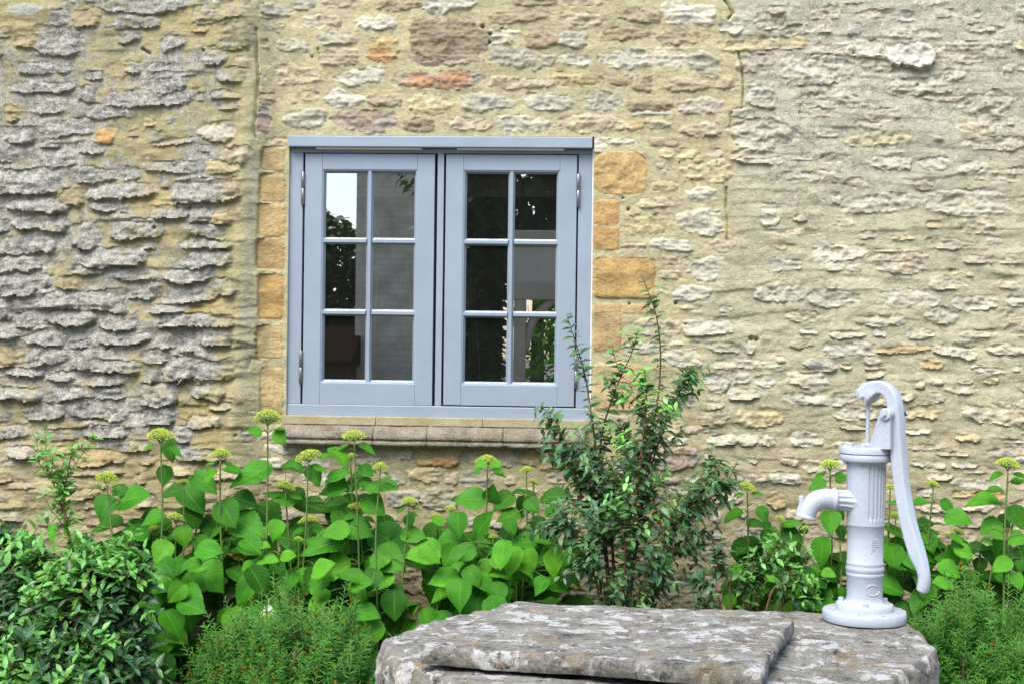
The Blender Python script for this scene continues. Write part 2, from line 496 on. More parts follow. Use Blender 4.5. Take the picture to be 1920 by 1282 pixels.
TILES.append(('R', 1420, 0, 3.84, [
 (-280,270,340,365,'y'),(70,60,190,105,'c'),(350,50,590,130,'c'),(730,80,1000,140,'c'),(1000,85,1130,160,'g'),(1290,60,1420,130,'w'),
 (1560,80,1615,125,'w'),(1850,60,1950,160,'g'),(0,110,200,210,'g'),(180,180,420,245,'c'),(430,180,530,240,'c'),(640,170,760,245,'g'),
 (930,215,1330,275,'w'),(390,320,580,405,'w'),(560,295,900,410,'w'),(940,310,1260,475,'W'),(1290,310,1700,450,'c'),(1650,200,1780,240,'g'),
 (1845,300,1940,370,'y'),(200,420,690,600,'g'),(1340,500,1500,570,'c'),(1760,470,1940,530,'c'),(1000,500,1120,560,'g'),(930,560,1440,680,'g'),
 (1460,670,1830,830,'g'),(1660,830,1840,900,'w'),(290,680,760,780,'g'),(770,780,1020,870,'p'),(300,790,560,840,'c'),(640,960,1120,1050,'y'),
 (-60,890,310,1040,'g'),(430,950,580,990,'c'),(1270,980,1330,1020,'c'),(1480,990,1940,1080,'c'),(1170,1130,1370,1210,'w'),(800,1130,1100,1220,'w'),
 (450,1120,650,1170,'c'),(240,1140,380,1160,'w'),(1100,-30,1350,40,'g'),(500,-30,760,30,'c'),(1500,170,1640,230,'c')]))
TILES.append(('R', 1420, 300, 3.84, [
 (-165,-40,190,30,'w'),(530,230,600,310,'w'),(600,250,1110,375,'w'),(1210,220,1800,400,'w'),(1130,140,1290,220,'t'),(1450,30,1660,110,'w'),
 (300,80,600,150,'c'),(1780,50,1950,110,'w'),(20,320,140,385,'g'),(30,400,160,470,'w'),(260,400,350,450,'t'),(70,500,450,545,'c'),
 (1200,440,1320,490,'y'),(1440,440,1720,530,'c'),(730,510,850,560,'g'),(960,545,1130,580,'y'),(1195,560,1590,640,'c'),(400,600,780,715,'w'),
 (130,610,280,650,'y'),(490,730,620,800,'w'),(630,750,750,800,'w'),(780,670,1210,725,'t'),(870,735,1180,815,'c'),(100,720,330,800,'g'),
 (1500,690,1730,740,'t'),(1740,710,1900,750,'w'),(1225,850,1500,930,'c'),(1380,790,1440,825,'y'),(1500,810,1550,840,'y'),(0,890,350,1020,'g'),
 (385,930,720,1050,'w'),(900,930,1200,1060,'g'),(1190,970,1310,1050,'w'),(1390,980,1710,1080,'w'),(1800,980,1940,1060,'w'),(200,1090,450,1170,'c'),
 (700,1120,940,1190,'g'),(940,1110,1060,1180,'w'),(1190,1080,1420,1180,'g'),(830,640,1100,668,'c'),(560,420,700,470,'c'),(1720,850,1900,930,'c')]))
TILES.append(('R', 1150, 560, 4.571, [
 (625,170,1010,310,'w'),(820,380,1085,465,'g'),(1140,350,1220,450,'g'),(910,65,1010,120,'g'),(1390,490,1470,540,'c'),(1635,515,1920,610,'g'),
 (1220,650,1360,740,'w'),(1030,600,1180,720,'g'),(790,650,980,775,'g'),(1490,640,1850,760,'c'),(980,770,1250,860,'g'),(790,840,940,935,'c'),
 (1455,810,1845,905,'w'),(740,940,980,1070,'t'),(1075,920,1460,1100,'y')]))
TILES.append(('C', 1150, 560, 4.571, [
 (140,185,575,310,'c'),(95,365,460,455,'w'),(480,365,600,410,'w'),(650,360,745,415,'g'),(420,430,760,605,'w'),(560,50,760,100,'c'),
 (545,790,690,930,'g'),(500,1050,610,1150,'c')]))
TILES.append(('R', 1480, 600, 4.364, [
 (80,80,230,120,'w'),(315,90,600,150,'g'),(690,80,800,130,'w'),(960,80,1170,155,'c'),(1380,70,1700,140,'c'),(720,210,1130,275,'q'),
 (1190,200,1530,300,'g'),(1600,200,1920,280,'w'),(420,360,510,395,'c'),(610,300,750,365,'c'),(620,375,770,405,'c'),(620,410,780,475,'c'),
 (1085,330,1260,400,'q'),(1480,365,1560,385,'w'),(1525,388,1760,432,'w'),(1830,370,1910,415,'w'),(1600,460,1700,525,'y'),(1380,470,1500,515,'c'),
 (1270,520,1550,595,'c'),(1150,470,1260,530,'c'),(1030,500,1120,560,'c'),(360,595,540,685,'w'),(900,590,1030,650,'c'),(1130,600,1260,670,'c'),
 (960,700,1220,800,'y'),(1430,690,1930,840,'c'),(945,890,1150,930,'w'),(410,850,620,890,'t'),(0,915,260,1030,'w'),(1360,930,1560,990,'y'),
 (1760,970,1920,1010,'c'),(960,1010,1260,1060,'c'),(980,1150,1270,1200,'w'),(1320,1150,1530,1205,'w'),(1840,1100,1930,1160,'w'),(1200,1075,1450,1110,'c')]))
TILES.append(('R', 1150, 800, 4.267, [
 (775,55,985,135,'w'),(990,55,1140,135,'w'),(1150,80,1285,150,'w'),(735,205,790,250,'w'),(1090,250,1150,295,'c'),(1350,235,1480,300,'c'),
 (1010,370,1200,440,'c'),(1240,365,1500,460,'w'),(880,500,1050,600,'c'),(1245,535,1385,650,'q'),(600,840,880,885,'w'),(360,930,640,1020,'t'),
 (500,1160,780,1220,'w'),(380,1060,700,1110,'g'),(780,650,850,760,'w'),(770,1080,890,1150,'g'),(980,650,1060,720,'c')]))
TILES.append(('C', 1150, 800, 4.267, [
 (430,80,605,140,'w'),(320,170,690,335,'p'),(570,390,710,450,'w'),(360,400,540,460,'c'),(440,470,700,570,'c'),(100,480,300,560,'c'),(120,700,330,790,'c'),
 (60,900,300,980,'t'),(200,1060,380,1130,'g')]))
TILES.append(('R', 1700, 860, 4.0, [
 (160,110,330,165,'c'),(80,220,200,275,'w'),(340,235,480,290,'q'),(500,240,720,310,'o'),(80,330,360,400,'c'),(420,330,640,400,'w'),(700,360,860,420,'c'),
 (120,420,320,480,'c'),(380,440,560,510,'t'),(640,470,840,540,'c'),(60,540,240,610,'t'),(300,560,520,640,'c'),(600,600,800,670,'c')]))
TILES.append(('C', 660, 780, 4.364, [
 (380,255,500,360,'g'),(515,255,890,410,'o'),(970,270,1380,400,'c'),(1400,275,1860,440,'q'),(235,450,440,570,'g'),(480,420,720,550,'y'),
 (765,460,880,570,'c'),(885,460,1140,590,'g'),(290,610,540,740,'g'),(560,600,850,760,'g'),(0,270,290,410,'c'),(230,810,400,880,'c'),
 (580,850,770,930,'b'),(930,830,1030,910,'w'),(1130,850,1280,930,'g'),(1560,640,1920,780,'c'),(500,990,700,1090,'c'),(40,490,120,540,'w'),
 (1150,650,1450,760,'c'),(1360,880,1640,980,'t'),(760,1010,1000,1100,'c'),(1200,1040,1500,1130,'g'),(150,950,400,1040,'c'),(1600,1050,1850,1150,'t'),
 (60,640,230,740,'w'),(20,1120,300,1220,'t'),(420,1140,700,1240,'g'),(800,1160,1100,1260,'c'),(1200,1190,1500,1290,'t'),(1620,1200,1880,1290,'c'),(1240,480,1330,560,'c'),(1640,840,1880,930,'w')]))
TILES.append(('C', 480, 800, 4.0, [
 (40,40,170,90,'w'),(60,120,330,200,'w'),(380,100,620,190,'c'),(30,230,260,310,'w'),(330,230,560,310,'w'),(640,240,700,300,'g'),
 (30,350,300,440,'c'),(360,350,620,440,'w'),(40,480,240,560,'t'),(300,490,640,580,'c'),(40,620,330,700,'g'),(400,640,680,730,'t'),
 (60,760,300,850,'c'),(360,790,660,880,'g'),(80,920,360,1000,'t'),(430,950,700,1040,'c')]))
TILES.append(('L', 0, 0, 3.84, [
 (545,5,590,50,'g'),(750,-40,1390,125,'L'),(860,130,1210,230,'L'),(555,95,770,215,'b'),(400,110,545,200,'L'),(805,190,870,235,'w'),(870,235,1070,330,'L'),
 (1430,30,1830,180,'L'),(1410,185,1530,260,'q'),(1620,200,1840,385,'L'),(1195,285,1390,380,'L'),(0,220,140,300,'L'),(150,280,320,370,'b'),(290,220,640,420,'L'),
 (0,365,70,440,'b'),(1480,365,1670,490,'c'),(1720,435,1840,520,'c'),(160,470,430,560,'L'),(440,470,560,540,'L'),(1310,540,1465,575,'L'),(1590,520,1780,625,'L'),
 (1110,550,1400,680,'L'),(110,610,600,690,'L'),(600,640,740,750,'L'),(790,650,1440,790,'L'),(640,770,1015,880,'L'),(1450,690,1520,750,'L'),(1555,680,1770,740,'L'),
 (1600,760,1750,815,'L'),(260,770,520,840,'L'),(90,790,190,890,'q'),(340,880,720,1000,'L'),(735,930,880,1040,'o'),(80,930,300,1040,'L'),(1075,865,1160,930,'y'),
 (1230,880,1310,915,'L'),(1480,895,1720,1030,'W'),(955,950,1040,1000,'L'),(1100,960,1220,1040,'L'),(1120,1020,1460,1065,'c'),(320,1020,480,1075,'L'),
 (600,1040,800,1120,'L'),(0,1010,150,1180,'L'),(310,1120,600,1210,'L'),(1480,1060,1560,1110,'L'),(1620,1070,1840,1190,'c'),(650,-20,740,50,'L'),(1100,480,1280,540,'L'),
 (640,530,800,600,'L'),(920,470,1060,560,'L')]))
TILES.append(('L', 0, 300, 3.84, [
 (0,80,470,255,'L'),(560,60,870,170,'L'),(480,200,660,330,'b'),(670,180,1170,300,'L'),(690,310,890,390,'L'),(890,330,970,395,'L'),(1050,20,1480,105,'L'),
 (1510,20,1780,110,'y'),(1280,150,1770,320,'L'),(1110,340,1400,435,'L'),(1570,380,1690,465,'q'),(100,280,550,385,'L'),(120,400,550,520,'L'),(0,450,115,530,'L'),
 (560,460,770,640,'L'),(830,440,1220,590,'L'),(1060,605,1170,655,'c'),(1370,350,1560,460,'L'),(1370,465,1640,570,'L'),(1340,580,1700,655,'L'),(1340,665,1700,790,'L'),(0,560,450,690,'L'),
 (0,700,330,815,'L'),(600,640,1110,780,'L'),(550,750,800,840,'L'),(850,790,1190,880,'L'),(1200,780,1560,890,'L'),(1560,860,1750,980,'L'),(0,820,320,980,'L'),
 (340,820,420,920,'L'),(430,840,640,940,'b'),(950,900,1200,1010,'L'),(1210,920,1610,1030,'L'),(1110,1040,1400,1110,'L'),(1200,1110,1720,1215,'L'),(650,950,960,1100,'L'),(310,960,640,1080,'L'),
 (370,1090,740,1195,'L'),(0,970,130,1150,'L'),(140,1090,290,1220,'L'),(740,1110,1050,1230,'L'),(880,170,1180,178,'L'),(900,60,1050,160,'L'),(1180,120,1270,220,'L')]))
TILES.append(('L', 0, 600, 3.84, [
 (1160,-40,1470,60,'L'),(1480,40,1710,190,'L'),(740,90,1140,175,'L'),(210,80,530,190,'L'),(540,140,680,200,'D'),(550,220,750,360,'L'),(240,200,540,320,'L'),(0,200,160,330,'b'),
 (90,335,370,400,'L'),(380,365,600,440,'L'),(670,280,1040,380,'L'),(660,390,950,470,'L'),(1040,210,1250,310,'L'),(1060,330,1200,430,'L'),(1190,260,1450,430,'L'),(1450,290,1710,430,'L'),
 (720,480,950,565,'L'),(1040,420,1320,605,'L'),(1420,450,1660,565,'L'),(0,470,340,575,'L'),(460,470,650,580,'L'),(230,580,510,700,'L'),(520,560,950,710,'L'),
 (1080,610,1295,740,'L'),(1530,580,1700,640,'c'),(1390,670,1650,760,'c'),(0,730,260,850,'t'),(640,750,970,840,'L'),(1260,750,1410,870,'L'),(890,860,1130,940,'c'),
 (110,900,295,985,'c'),(430,890,580,950,'q'),(580,920,940,1035,'q'),(1030,960,1150,1030,'t'),(270,1045,930,1115,'t'),(0,1090,140,1160,'t'),(1280,910,1680,1000,'L'),
 (1270,1020,1460,1100,'c'),(1000,1080,1100,1160,'t'),(480,1150,600,1200,'c'),(1160,100,1300,200,'L'),(1320,120,1460,240,'L'),(20,40,190,150,'L')]))
TILES.append(('L', 0, 880, 2.6, [
 (300,90,520,140,'t'),(0,190,150,240,'g'),(320,180,440,230,'t'),(0,260,60,310,'g'),(190,330,300,400,'t'),(690,110,790,180,'c'),(910,260,1060,340,'t'),
 (840,40,1000,100,'c'),(1080,80,1200,150,'t'),(560,250,700,320,'t'),(60,420,240,490,'t'),(330,420,520,500,'t'),(640,400,840,480,'t'),(900,420,1100,500,'t'),
 (150,560,400,640,'t'),(520,560,760,650,'t'),(850,580,1100,660,'t')]))
QUOINS = [('C', 440, 240, 2.067, [(110,75,195,170,'q'),(103,178,195,290,'q'),(95,293,195,425,'Y'),(90,427,193,550,'T'),(97,565,190,745,'Q'),(88,765,188,895,'q'),(102,925,187,1112,'q')]),
          ('C', 1080, 300, 4.571, [(150,-70,605,305,'o2'),(150,350,372,560,'T2'),(150,565,372,775,'T2'),(150,835,675,1190,'Q')]),
          ('C', 1112, 560, 4.571, [(86,40,480,135,'q'),(4,40,240,460,'T'),(4,545,420,970,'q'),(4,990,300,1060,'c')])]

KA = 0.66
SC = {'w': lin(230,223,200,KA), 'W': lin(232,224,205,KA), 'c': lin(215,201,168,KA), 'g': lin(204,198,176,KA), 't': lin(192,172,140,KA), 'b': lin(172,154,126,KA),
      'o': lin(215,190,140,KA), 'r': lin(190,176,156,KA), 'y': lin(226,211,166,KA), 'p': lin(196,176,160,KA), 'q': lin(216,191,140,KA), 'L': lin(180,171,138,KA), 'D': lin(110,105,98,KA),
      'Y': lin(228,198,142,KA), 'T': lin(205,176,126,KA), 'Q': lin(208,174,114,KA), 'o2': lin(218,186,128,KA), 'T2': lin(214,176,118,KA)}

def build_masonry():
    # grid lines: fine where the photograph looks, coarse beyond
    def lines(a, b, c, d, fine, coarse):
        return np.concatenate([np.arange(a, b, coarse), np.arange(b, c, fine), np.arange(c, d + coarse, coarse)])
    xs = lines(-3.4, -2.46, 1.78, 2.7, 0.005, 0.03)
    zs = lines(-0.1, 0.42, 2.92, 3.3, 0.005, 0.03)
    NX, NZ = len(xs), len(zs)
    X, Z = np.meshgrid(xs, zs, indexing='ij')
    P2 = lambda px, py: (lambda v: (v.x, v.z))(atY(px, py, YW))
    # seams between the three builds
    def seam(pts):
        q = [P2(*p) for p in pts]
        q.sort(key=lambda a: a[1])
        return np.interp(zs, [a[1] for a in q], [a[0] for a in q])
    sl = seam([(486,-60),(484,60),(487,180),(482,300),(474,450),(468,600),(462,740),(458,800),(452,1300)])
    sr = seam([(1356,-60),(1360,10),(1373,25),(1366,34),(1362,48),(1368,85),(1384,100),(1390,130),(1393,180),(1392,200),(1371,208),(1371,250),(1378,266),(1375,285),(1372,300),(1361,352),(1362,395),(1364,450),(1340,470),(1320,520),(1296,575),(1292,600),(1318,660),(1310,760),(1300,860),(1312,940),(1320,1300)])
    wob = 0.016 * fbm(X, Z, 9, 3, 91) + 0.008 * fbm(X, Z, 50, 3, 92)
    isL = (X + wob) < sl[None, :]
    isR = (X + wob * 0.6) > sr[None, :]
    reg = np.where(isL, 0, np.where(isR, 2, 1))
    dL = X - sl[None, :]; dR = X - sr[None, :]
    # mortar surface (height towards the viewer)
    big = fbm(X, Z, 1.6, 3, 2)
    mid = fbm(X, Z * 1.7, 9, 3, 4)
    fine = fbm(X, Z, 55, 3, 6)
    Hm = 0.006 * big + 0.0045 * mid + 0.0016 * fine
    left_w = sstep(0.10, -0.05, dL)           # 1 on the left build
    Hm = Hm + left_w * (0.066 + 0.010 * big + 0.010 * fbm(X, Z * 2.2, 6, 3, 8))
    right_w = sstep(-0.02, 0.06, dR)
    Hm = Hm + right_w * (0.004 + 0.008 * fbm(X, Z * 2.4, 5, 3, 9))
    # tooled look of the mortar fillet in the corner
    fil = np.exp(-((dL - 0.03) / 0.05) ** 2)
    Hm = Hm + fil * 0.002 * vnoise((X + Z * 0.5) * 160, Z * 25, 3)
    H = Hm.copy()
    own = np.full(X.shape, -1, dtype=np.int32)
    colr = np.zeros(X.shape + (3,), dtype=np.float32)
    # mortar colours
    mc = np.array(lin(213,202,159,KA)); ml = np.array(lin(192,180,134,KA)); mr = np.array(lin(209,201,167,KA)); mt = np.array(lin(210,205,180,KA)); mlow = np.array(lin(190,176,134,KA))
    wl = sstep(0.03, -0.10, dL)[..., None]; wr = sstep(-0.01, 0.05, dR)[..., None]
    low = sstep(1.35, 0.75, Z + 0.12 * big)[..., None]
    top = (sstep(1.9, 2.7, Z + 0.3 * big))[..., None]
    colr[:] = mc
    colr += wr * ((mr * (1 - top) + mt * top) - mc)
    colr = colr * (1 - wl) + wl * ml
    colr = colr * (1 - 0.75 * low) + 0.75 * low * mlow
    ochre = (sstep(0.15, 0.5, fbm(X, Z, 2.2, 4, 21)))[..., None] * wl
    colr = colr * (1 - 0.35 * ochre) + 0.30 * ochre * np.array(lin(196,156,84,KA))
    colr *= (1 + 0.10 * fbm(X, Z, 4, 4, 23) + 0.07 * fine)[..., None]
    # greyish repointing at the corner fillet next to the quoins
    strip = (np.exp(-((dL + 0.0) / 0.016) ** 2) * sstep(1.25, 1.35, Z) * sstep(2.30, 2.2, Z))[..., None]
    colr = colr * (1 - 0.6 * strip) + 0.6 * strip * np.array(lin(190,184,164,KA))
    WB = (atY(480, 520, YW).x, atY(1235, 520, YW).x, atY(825, 790, YW).z)
    # hollows below ledges / fillets above them are added stone by stone
    rng = np.random.RandomState(5)
    stones = []
    wx = 0.55 * fbm(X, Z, 14, 3, 31) + 0.30 * fbm(X, Z, 60, 3, 33)
    wz = 0.55 * fbm(X, Z, 12, 3, 35) + 0.30 * fbm(X, Z, 60, 3, 37)
    wz2 = fbm(X * 0.55, Z, 34, 3, 39)
    strata = ridged(X * 0.30, Z, 38, 3, 41)
    lump = fbm(X * 0.8, Z, 26, 4, 43)
    grit = fbm(X, Z, 90, 3, 45)
    jag1 = fbm(X * 0.7, Z, 48, 3, 46); jag2 = fbm(X * 0.6, Z, 95, 2, 47)
    facet = ridged(X * 0.55, Z, 30, 3, 48); facet2 = ridged(X * 0.7 + Z * 0.4, Z, 62, 2, 49)
    # ledges: surface creeping out downwards, then a sharp step back
    saw = lambda f, sd: (lambda ph: 1 - (ph - np.floor(ph)))(Z * f + 1.3 * fbm(X * 0.45, Z * 0.6, 2.6, 4, sd))
    led_mask = sstep(0.05, 0.5, fbm(X * 0.8, Z, 7, 3, 52))
    led = (saw(11.0, 53) ** 1.5) * led_mask + 0.6 * (saw(19.0, 55) ** 1.5) * sstep(0.0, 0.4, fbm(X * 0.5, Z, 8, 3, 56))
    H += led * (0.0035 * right_w + (0.008 - 0.005 * sstep(2.2, 2.5, Z)) * left_w + 0.0012)
    Hm = H.copy()
    allt = [(w, ox, oy, s, l, False) for w, ox, oy, s, l in TILES] + [(w, ox, oy, s, l, True) for w, ox, oy, s, l in QUOINS]
    frng = np.random.RandomState(77)
    rows = []
    zc = 1.62
    while zc > 0.42:
        xx = -2.5
        while xx < 1.8:
            wd = frng.uniform(0.07, 0.24)
            rows.append((xx, zc + frng.uniform(-0.012, 0.012), wd, frng.uniform(0.026, 0.055)))
            xx += wd + frng.uniform(0.02, 0.07)
        zc -= frng.uniform(0.058, 0.075)
    ext = []
    for zc in np.arange(2.78, 1.6, -0.11):
        xx = 0.62 + frng.uniform(0, 0.1)
        while xx < 1.8:
            wd = frng.uniform(0.06, 0.2)
            ext.append((xx, zc + frng.uniform(-0.02, 0.02), wd, frng.uniform(0.022, 0.045)))
            xx += wd + frng.uniform(0.10, 0.30)
    inv = lambda X_, Z_: (lambda c: (960 + F * c.x / -c.z, 641 - F * c.y / -c.z))(CAMROT.transposed() @ (Vector((X_, YW, Z_)) - CAMLOC))
    fill = {'L': [], 'C': [], 'R': []}
    for (xx, zc, wd, ht) in rows + ext:
        p0 = inv(xx, zc + ht / 2); p1 = inv(xx + wd, zc - ht / 2)
        xm = xx + wd / 2; jz = min(max(np.searchsorted(zs, zc), 0), NZ - 1)
        ww = 'L' if xm < sl[jz] else ('R' if xm > sr[jz] else 'C')
        fill[ww].append((p0[0], p0[1], p1[0], p1[1], frng.choice(list('ccttgw' if ww != 'L' else 'ctLL'))))
    allt += [(k, 0, 0, 1.0, v, 'fill') for k, v in fill.items()]
    count = {'L': 0, 'C': 0, 'R': 0}
    for w, ox, oy, s, lst, quoin in allt:
        for (a0, b0, a1, b1, cc) in lst:
            if (b1 - b0) / s < 3.2: continue
            fil_ = quoin == 'fill'; isq = quoin is True
            if count[w] >= 288: continue
            pa = P2(ox + a0 / s, oy + b0 / s); pb = P2(ox + a1 / s, oy + b1 / s)
            cx, cz = (pa[0] + pb[0]) / 2, (pa[1] + pb[1]) / 2
            hw, hh = (pb[0] - pa[0]) / 2, (pa[1] - pb[1]) / 2
            if cz < 0.02: continue
            if not isq:
                gx, gy = {'L': (1.04, 1.04), 'C': (1.05, 1.10), 'R': (1.06, 1.12)}[w]
                hw *= gx; hh *= gy
            mg = 0.05
            i0, i1 = np.searchsorted(xs, [cx - hw - mg, cx + hw + mg]); j0, j1 = np.searchsorted(zs, [cz - hh - mg, cz + hh + mg * 1.3])
            if i1 - i0 < 2 or j1 - j0 < 2: continue
            sl_ = (slice(i0, i1), slice(j0, j1))
            x = X[sl_] - cx; z = Z[sl_] - cz
            n_id = len(stones)
            col = np.array(SC[cc])
            if w == 'R' and cc in 'ctgbp': col = col * 0.55 + 0.45 * np.array(SC['w'])
            if isq:
                u = (x + 0.003 * wx[sl_]) / hw; v = (z + 0.003 * wz[sl_]) / hh
                p = 9.0 if cc != 'o2' else 3.6
                d = (np.abs(u) ** p + np.abs(v) ** p) ** (1 / p) + 0.025 * jag1[sl_] + 0.03 * jag2[sl_]
                ins = d < 1
                e = np.minimum(hw, hh) * (1 - d)
                hgt = Hm[sl_] * 0.5 + 0.0005 + 0.0035 * sstep(0, 0.006, e) + (0.003 if cc != 'o2' else 0.008) * lump[sl_] + 0.0012 * grit[sl_]
                if cc == 'Q': hgt = hgt + 0.003 * np.sin(z * 60)
                jit = 1 + 0.16 * lump[sl_] + 0.10 * grit[sl_] + 0.14 * fbm(X[sl_] + Z[sl_] * 0.6, Z[sl_] * 3, 14, 3, 60 + n_id)
                c3 = col[None, None, :] * jit[..., None]
                ow = sstep(0.0, 0.5, fbm(X[sl_], Z[sl_], 16, 3, 70 + n_id))[..., None]
                c3 = c3 * (1 - 0.22 * ow) + 0.22 * ow * np.array(lin(214, 168, 96, KA))
            else:
                rot = rng.uniform(-0.07, 0.07) + (0.05 if w == 'L' else 0)
                xr = x + z * rot * 0.5; zr = z - x * rot
                amp = min(hh, 0.035)
                tl = rng.uniform(0.55, 1.0)
                u = (xr + amp * 0.9 * wx[sl_]) / hw
                v = (zr + amp * 0.75 * wz[sl_] + amp * 0.22 * wz2[sl_]) / (hh * (1 - (1 - tl) * 0.5 * np.clip(u * rng.choice([-1, 1]), -1, 1)))
                p = rng.uniform(2.3, 3.6)
                d = (np.abs(u) ** p + np.abs(v) ** p) ** (1 / p)
                d = d + (0.13 * jag1[sl_] + 0.11 * jag2[sl_]) * {'L': .5, 'C': 1., 'R': .75}[w] * min(1.0, 0.03 / hh + 0.25)
                ins = d < 1
                m_top = hh * (1 - v); m_bot = hh * (1 + v); m_sd = hw * (1 - np.abs(u)); ed = np.minimum(hw, hh) * (1 - d)
                if w == 'L':
                    D = rng.uniform(0.013, 0.026) * min(1.15, 0.55 + hh / 0.05)
                    tilt = np.clip((1 - v) / 2, 0, 1) ** 0.75 * (1 + 0.5 * lump[sl_])
                    if cz > 2.1: D *= 0.62
                    prof = sstep(0, 0.05, m_sd + 0.012) * sstep(-0.004, 0.010, ed + 0.012 * (v < 0)) * tilt
                    rough_ = 0.0075
                elif w == 'C':
                    D = rng.uniform(0.006, 0.011)
                    prof = sstep(-0.002, 0.006, ed) * (0.7 + 0.3 * (1 - v) / 2)
                    rough_ = 0.010
                    if cz < 1.1: D *= 1.4
                else:
                    D = rng.uniform(0.004, 0.010)
                    if cz < 1.6: D = rng.uniform(0.006, 0.013)
                    if cc == 'W': D = 0.028
                    tilt = np.clip(0.15 + 0.85 * (1 - v) / 2, 0, 1) * (1 + 0.5 * lump[sl_])
                    prof = sstep(-0.002, 0.009, ed + 0.006 * (v < 0)) * tilt
                    rough_ = 0.011
                if fil_: D *= 0.6
                rel = rough_ * (0.45 * (strata[sl_] - 0.45) + 0.55 * lump[sl_] + 0.55 * (facet[sl_] - 0.4) + 0.30 * (facet2[sl_] - 0.4)) + 0.0028 * grit[sl_]
                hgt = Hm[sl_] * 0.9 + (0.0 if w != 'L' else 0.10 * left_w[sl_] * 0.066) - {'L': 0.0, 'C': 0.0015, 'R': 0.0}[w] + D * prof + rel * sstep(0, 0.012, ed + 0.006)
                k = 1 + rng.uniform(-0.10, 0.08)
                jit = k * (1 + 0.14 * lump[sl_] + 0.12 * grit[sl_] + 0.10 * (strata[sl_] - 0.4))
                c3 = col[None, None, :] * jit[..., None]
                hue = fbm(X[sl_], Z[sl_], 11, 3, 100 + n_id % 50)[..., None]
                c3 = c3 * (1 + hue * np.array([0.07, 0.0, -0.12]))
                if cc == 'o':
                    ow = sstep(-0.15, 0.25, fbm(X[sl_], Z[sl_], 13, 3, 131) - 0.5 * v)[..., None]
                    c3 = c3 * (1 - 0.75 * ow) + 0.75 * ow * np.array(lin(212, 152, 92, KA))
                if cc == 'r':
                    ow = sstep(-0.05, 0.15, fbm(X[sl_], Z[sl_] * 1.6, 12, 3, 133))[..., None] * sstep(-0.9, -0.4, u)[..., None]
                    c3 = c3 * (1 - 0.8 * ow) + 0.8 * ow * np.array(lin(204, 138, 98, KA))
                if cc == 'p':
                    ow = sstep(0.1, 0.4, fbm(X[sl_], Z[sl_], 9, 3, 135))[..., None]
                    c3 = c3 * (1 - 0.35 * ow) + 0.35 * ow * np.array(lin(205, 160, 140, KA))
                if cc == 'q':
                    ow = sstep(0.0, 0.35, fbm(X[sl_], Z[sl_], 15, 3, 137))[..., None]
                    c3 = c3 * (1 - 0.5 * ow) + 0.5 * ow * np.array(lin(200, 180, 140, KA))
                bl = {'L': 0.35, 'C': 0.20, 'R': 0.25}[w] if cc not in 'or' else 0.18
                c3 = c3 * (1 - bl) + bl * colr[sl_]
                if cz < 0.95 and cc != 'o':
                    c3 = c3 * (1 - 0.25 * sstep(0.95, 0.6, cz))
                # mortar: fillet running up to the stone from above, hollow under its lower lip
                if w in 'LR':
                    f = (0.55 if w == 'L' else 0.35) * D
                    above = np.exp(-np.clip(-m_top, 0, 1) / 0.026) * (m_top < 0) * sstep(1.05, 0.7, np.abs(u))
                    below = np.exp(-np.clip(-m_bot, 0, 1) / 0.022) * (m_bot < 0) * sstep(1.05, 0.7, np.abs(u))
                    dh = f * 0.5 * above - f * 0.75 * below
                    free = own[sl_] < 0
                    H[sl_] = np.where(free & ~ins, H[sl_] + dh, H[sl_])
            new = ins & ((own[sl_] < 0) | (hgt > H[sl_] + 0.004))
            new = ins if isq else ins & (own[sl_] < 0)
            if fil_ and (ins & (own[sl_] >= 0)).sum() > 0.06 * ins.sum(): continue
            if fil_ and (WB[0] - .03 < cx < WB[1] + .03) and cz > WB[2] - 0.12: continue
            if w != 'L' and not isq: new &= (reg[sl_] == (1 if w == 'C' else 2)) | ((np.abs(dR[sl_]) < 0.05) & (reg[sl_] > 0))
            if w == 'L': new &= reg[sl_] == 0
            if isq: new &= reg[sl_] == 1
            if new.sum() < 12: continue
            # thin smear of mortar over part of the outline keeps joints ragged
            own[sl_] = np.where(new, n_id, own[sl_])
            H[sl_] = np.where(new, hgt, H[sl_])
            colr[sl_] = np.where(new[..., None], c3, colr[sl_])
            count[w] += 1
            stones.append((w, isq, cc, cx, cz, hw * hh * 4))
    # lichen cover
    li = np.zeros_like(X)
    vis = fbm(X, Z, 2.0, 4, 51)
    ptop = P2(200, 60)[1]; pmid = P2(200, 260)[1]; plow = P2(200, 800)[1]; pend = P2(200, 900)[1]
    cover = sstep(ptop, pmid, Z) * 0 + np.interp(Z, [pend - .3, pend, plow, P2(0, 680)[1], pmid, ptop, 3.2], [0.05, 0.14, 0.42, 0.72, 0.74, 0.54, 0.46])
    lmask = sstep(0.02, -0.22, dL)
    bare = sstep(P2(230, 0)[0], P2(20, 0)[0], X) * sstep(P2(0, 130)[1], P2(0, 10)[1], Z)
    blot = fbm(X, Z * 1.3, 5.5, 4, 58)
    li += lmask * np.clip(cover + 0.25 * vis + 0.50 * blot - 0.55 * bare + np.where(own >= 0, 0.06, -0.08), 0, 0.95)
    rc = np.interp(Z, [1.0, 1.7, 2.0, 2.35, 3.0], [0.06, 0.14, 0.26, 0.50, 0.52])
    li += sstep(0.0, 0.10, dR) * np.clip(rc + 0.35 * vis, 0, 0.5)
    li += 0.16 * (reg == 1) * np.clip(0.4 + vis, 0, 1) * (own >= 0)
    for i_, st in enumerate(stones):
        if st[1] or st[2] in 'qobWyp': li[own == i_] *= 0.25
        elif st[0] == 'L' and st[2] == 'L': li[own == i_] = np.clip(li[own == i_] + 0.08, 0, 0.95)
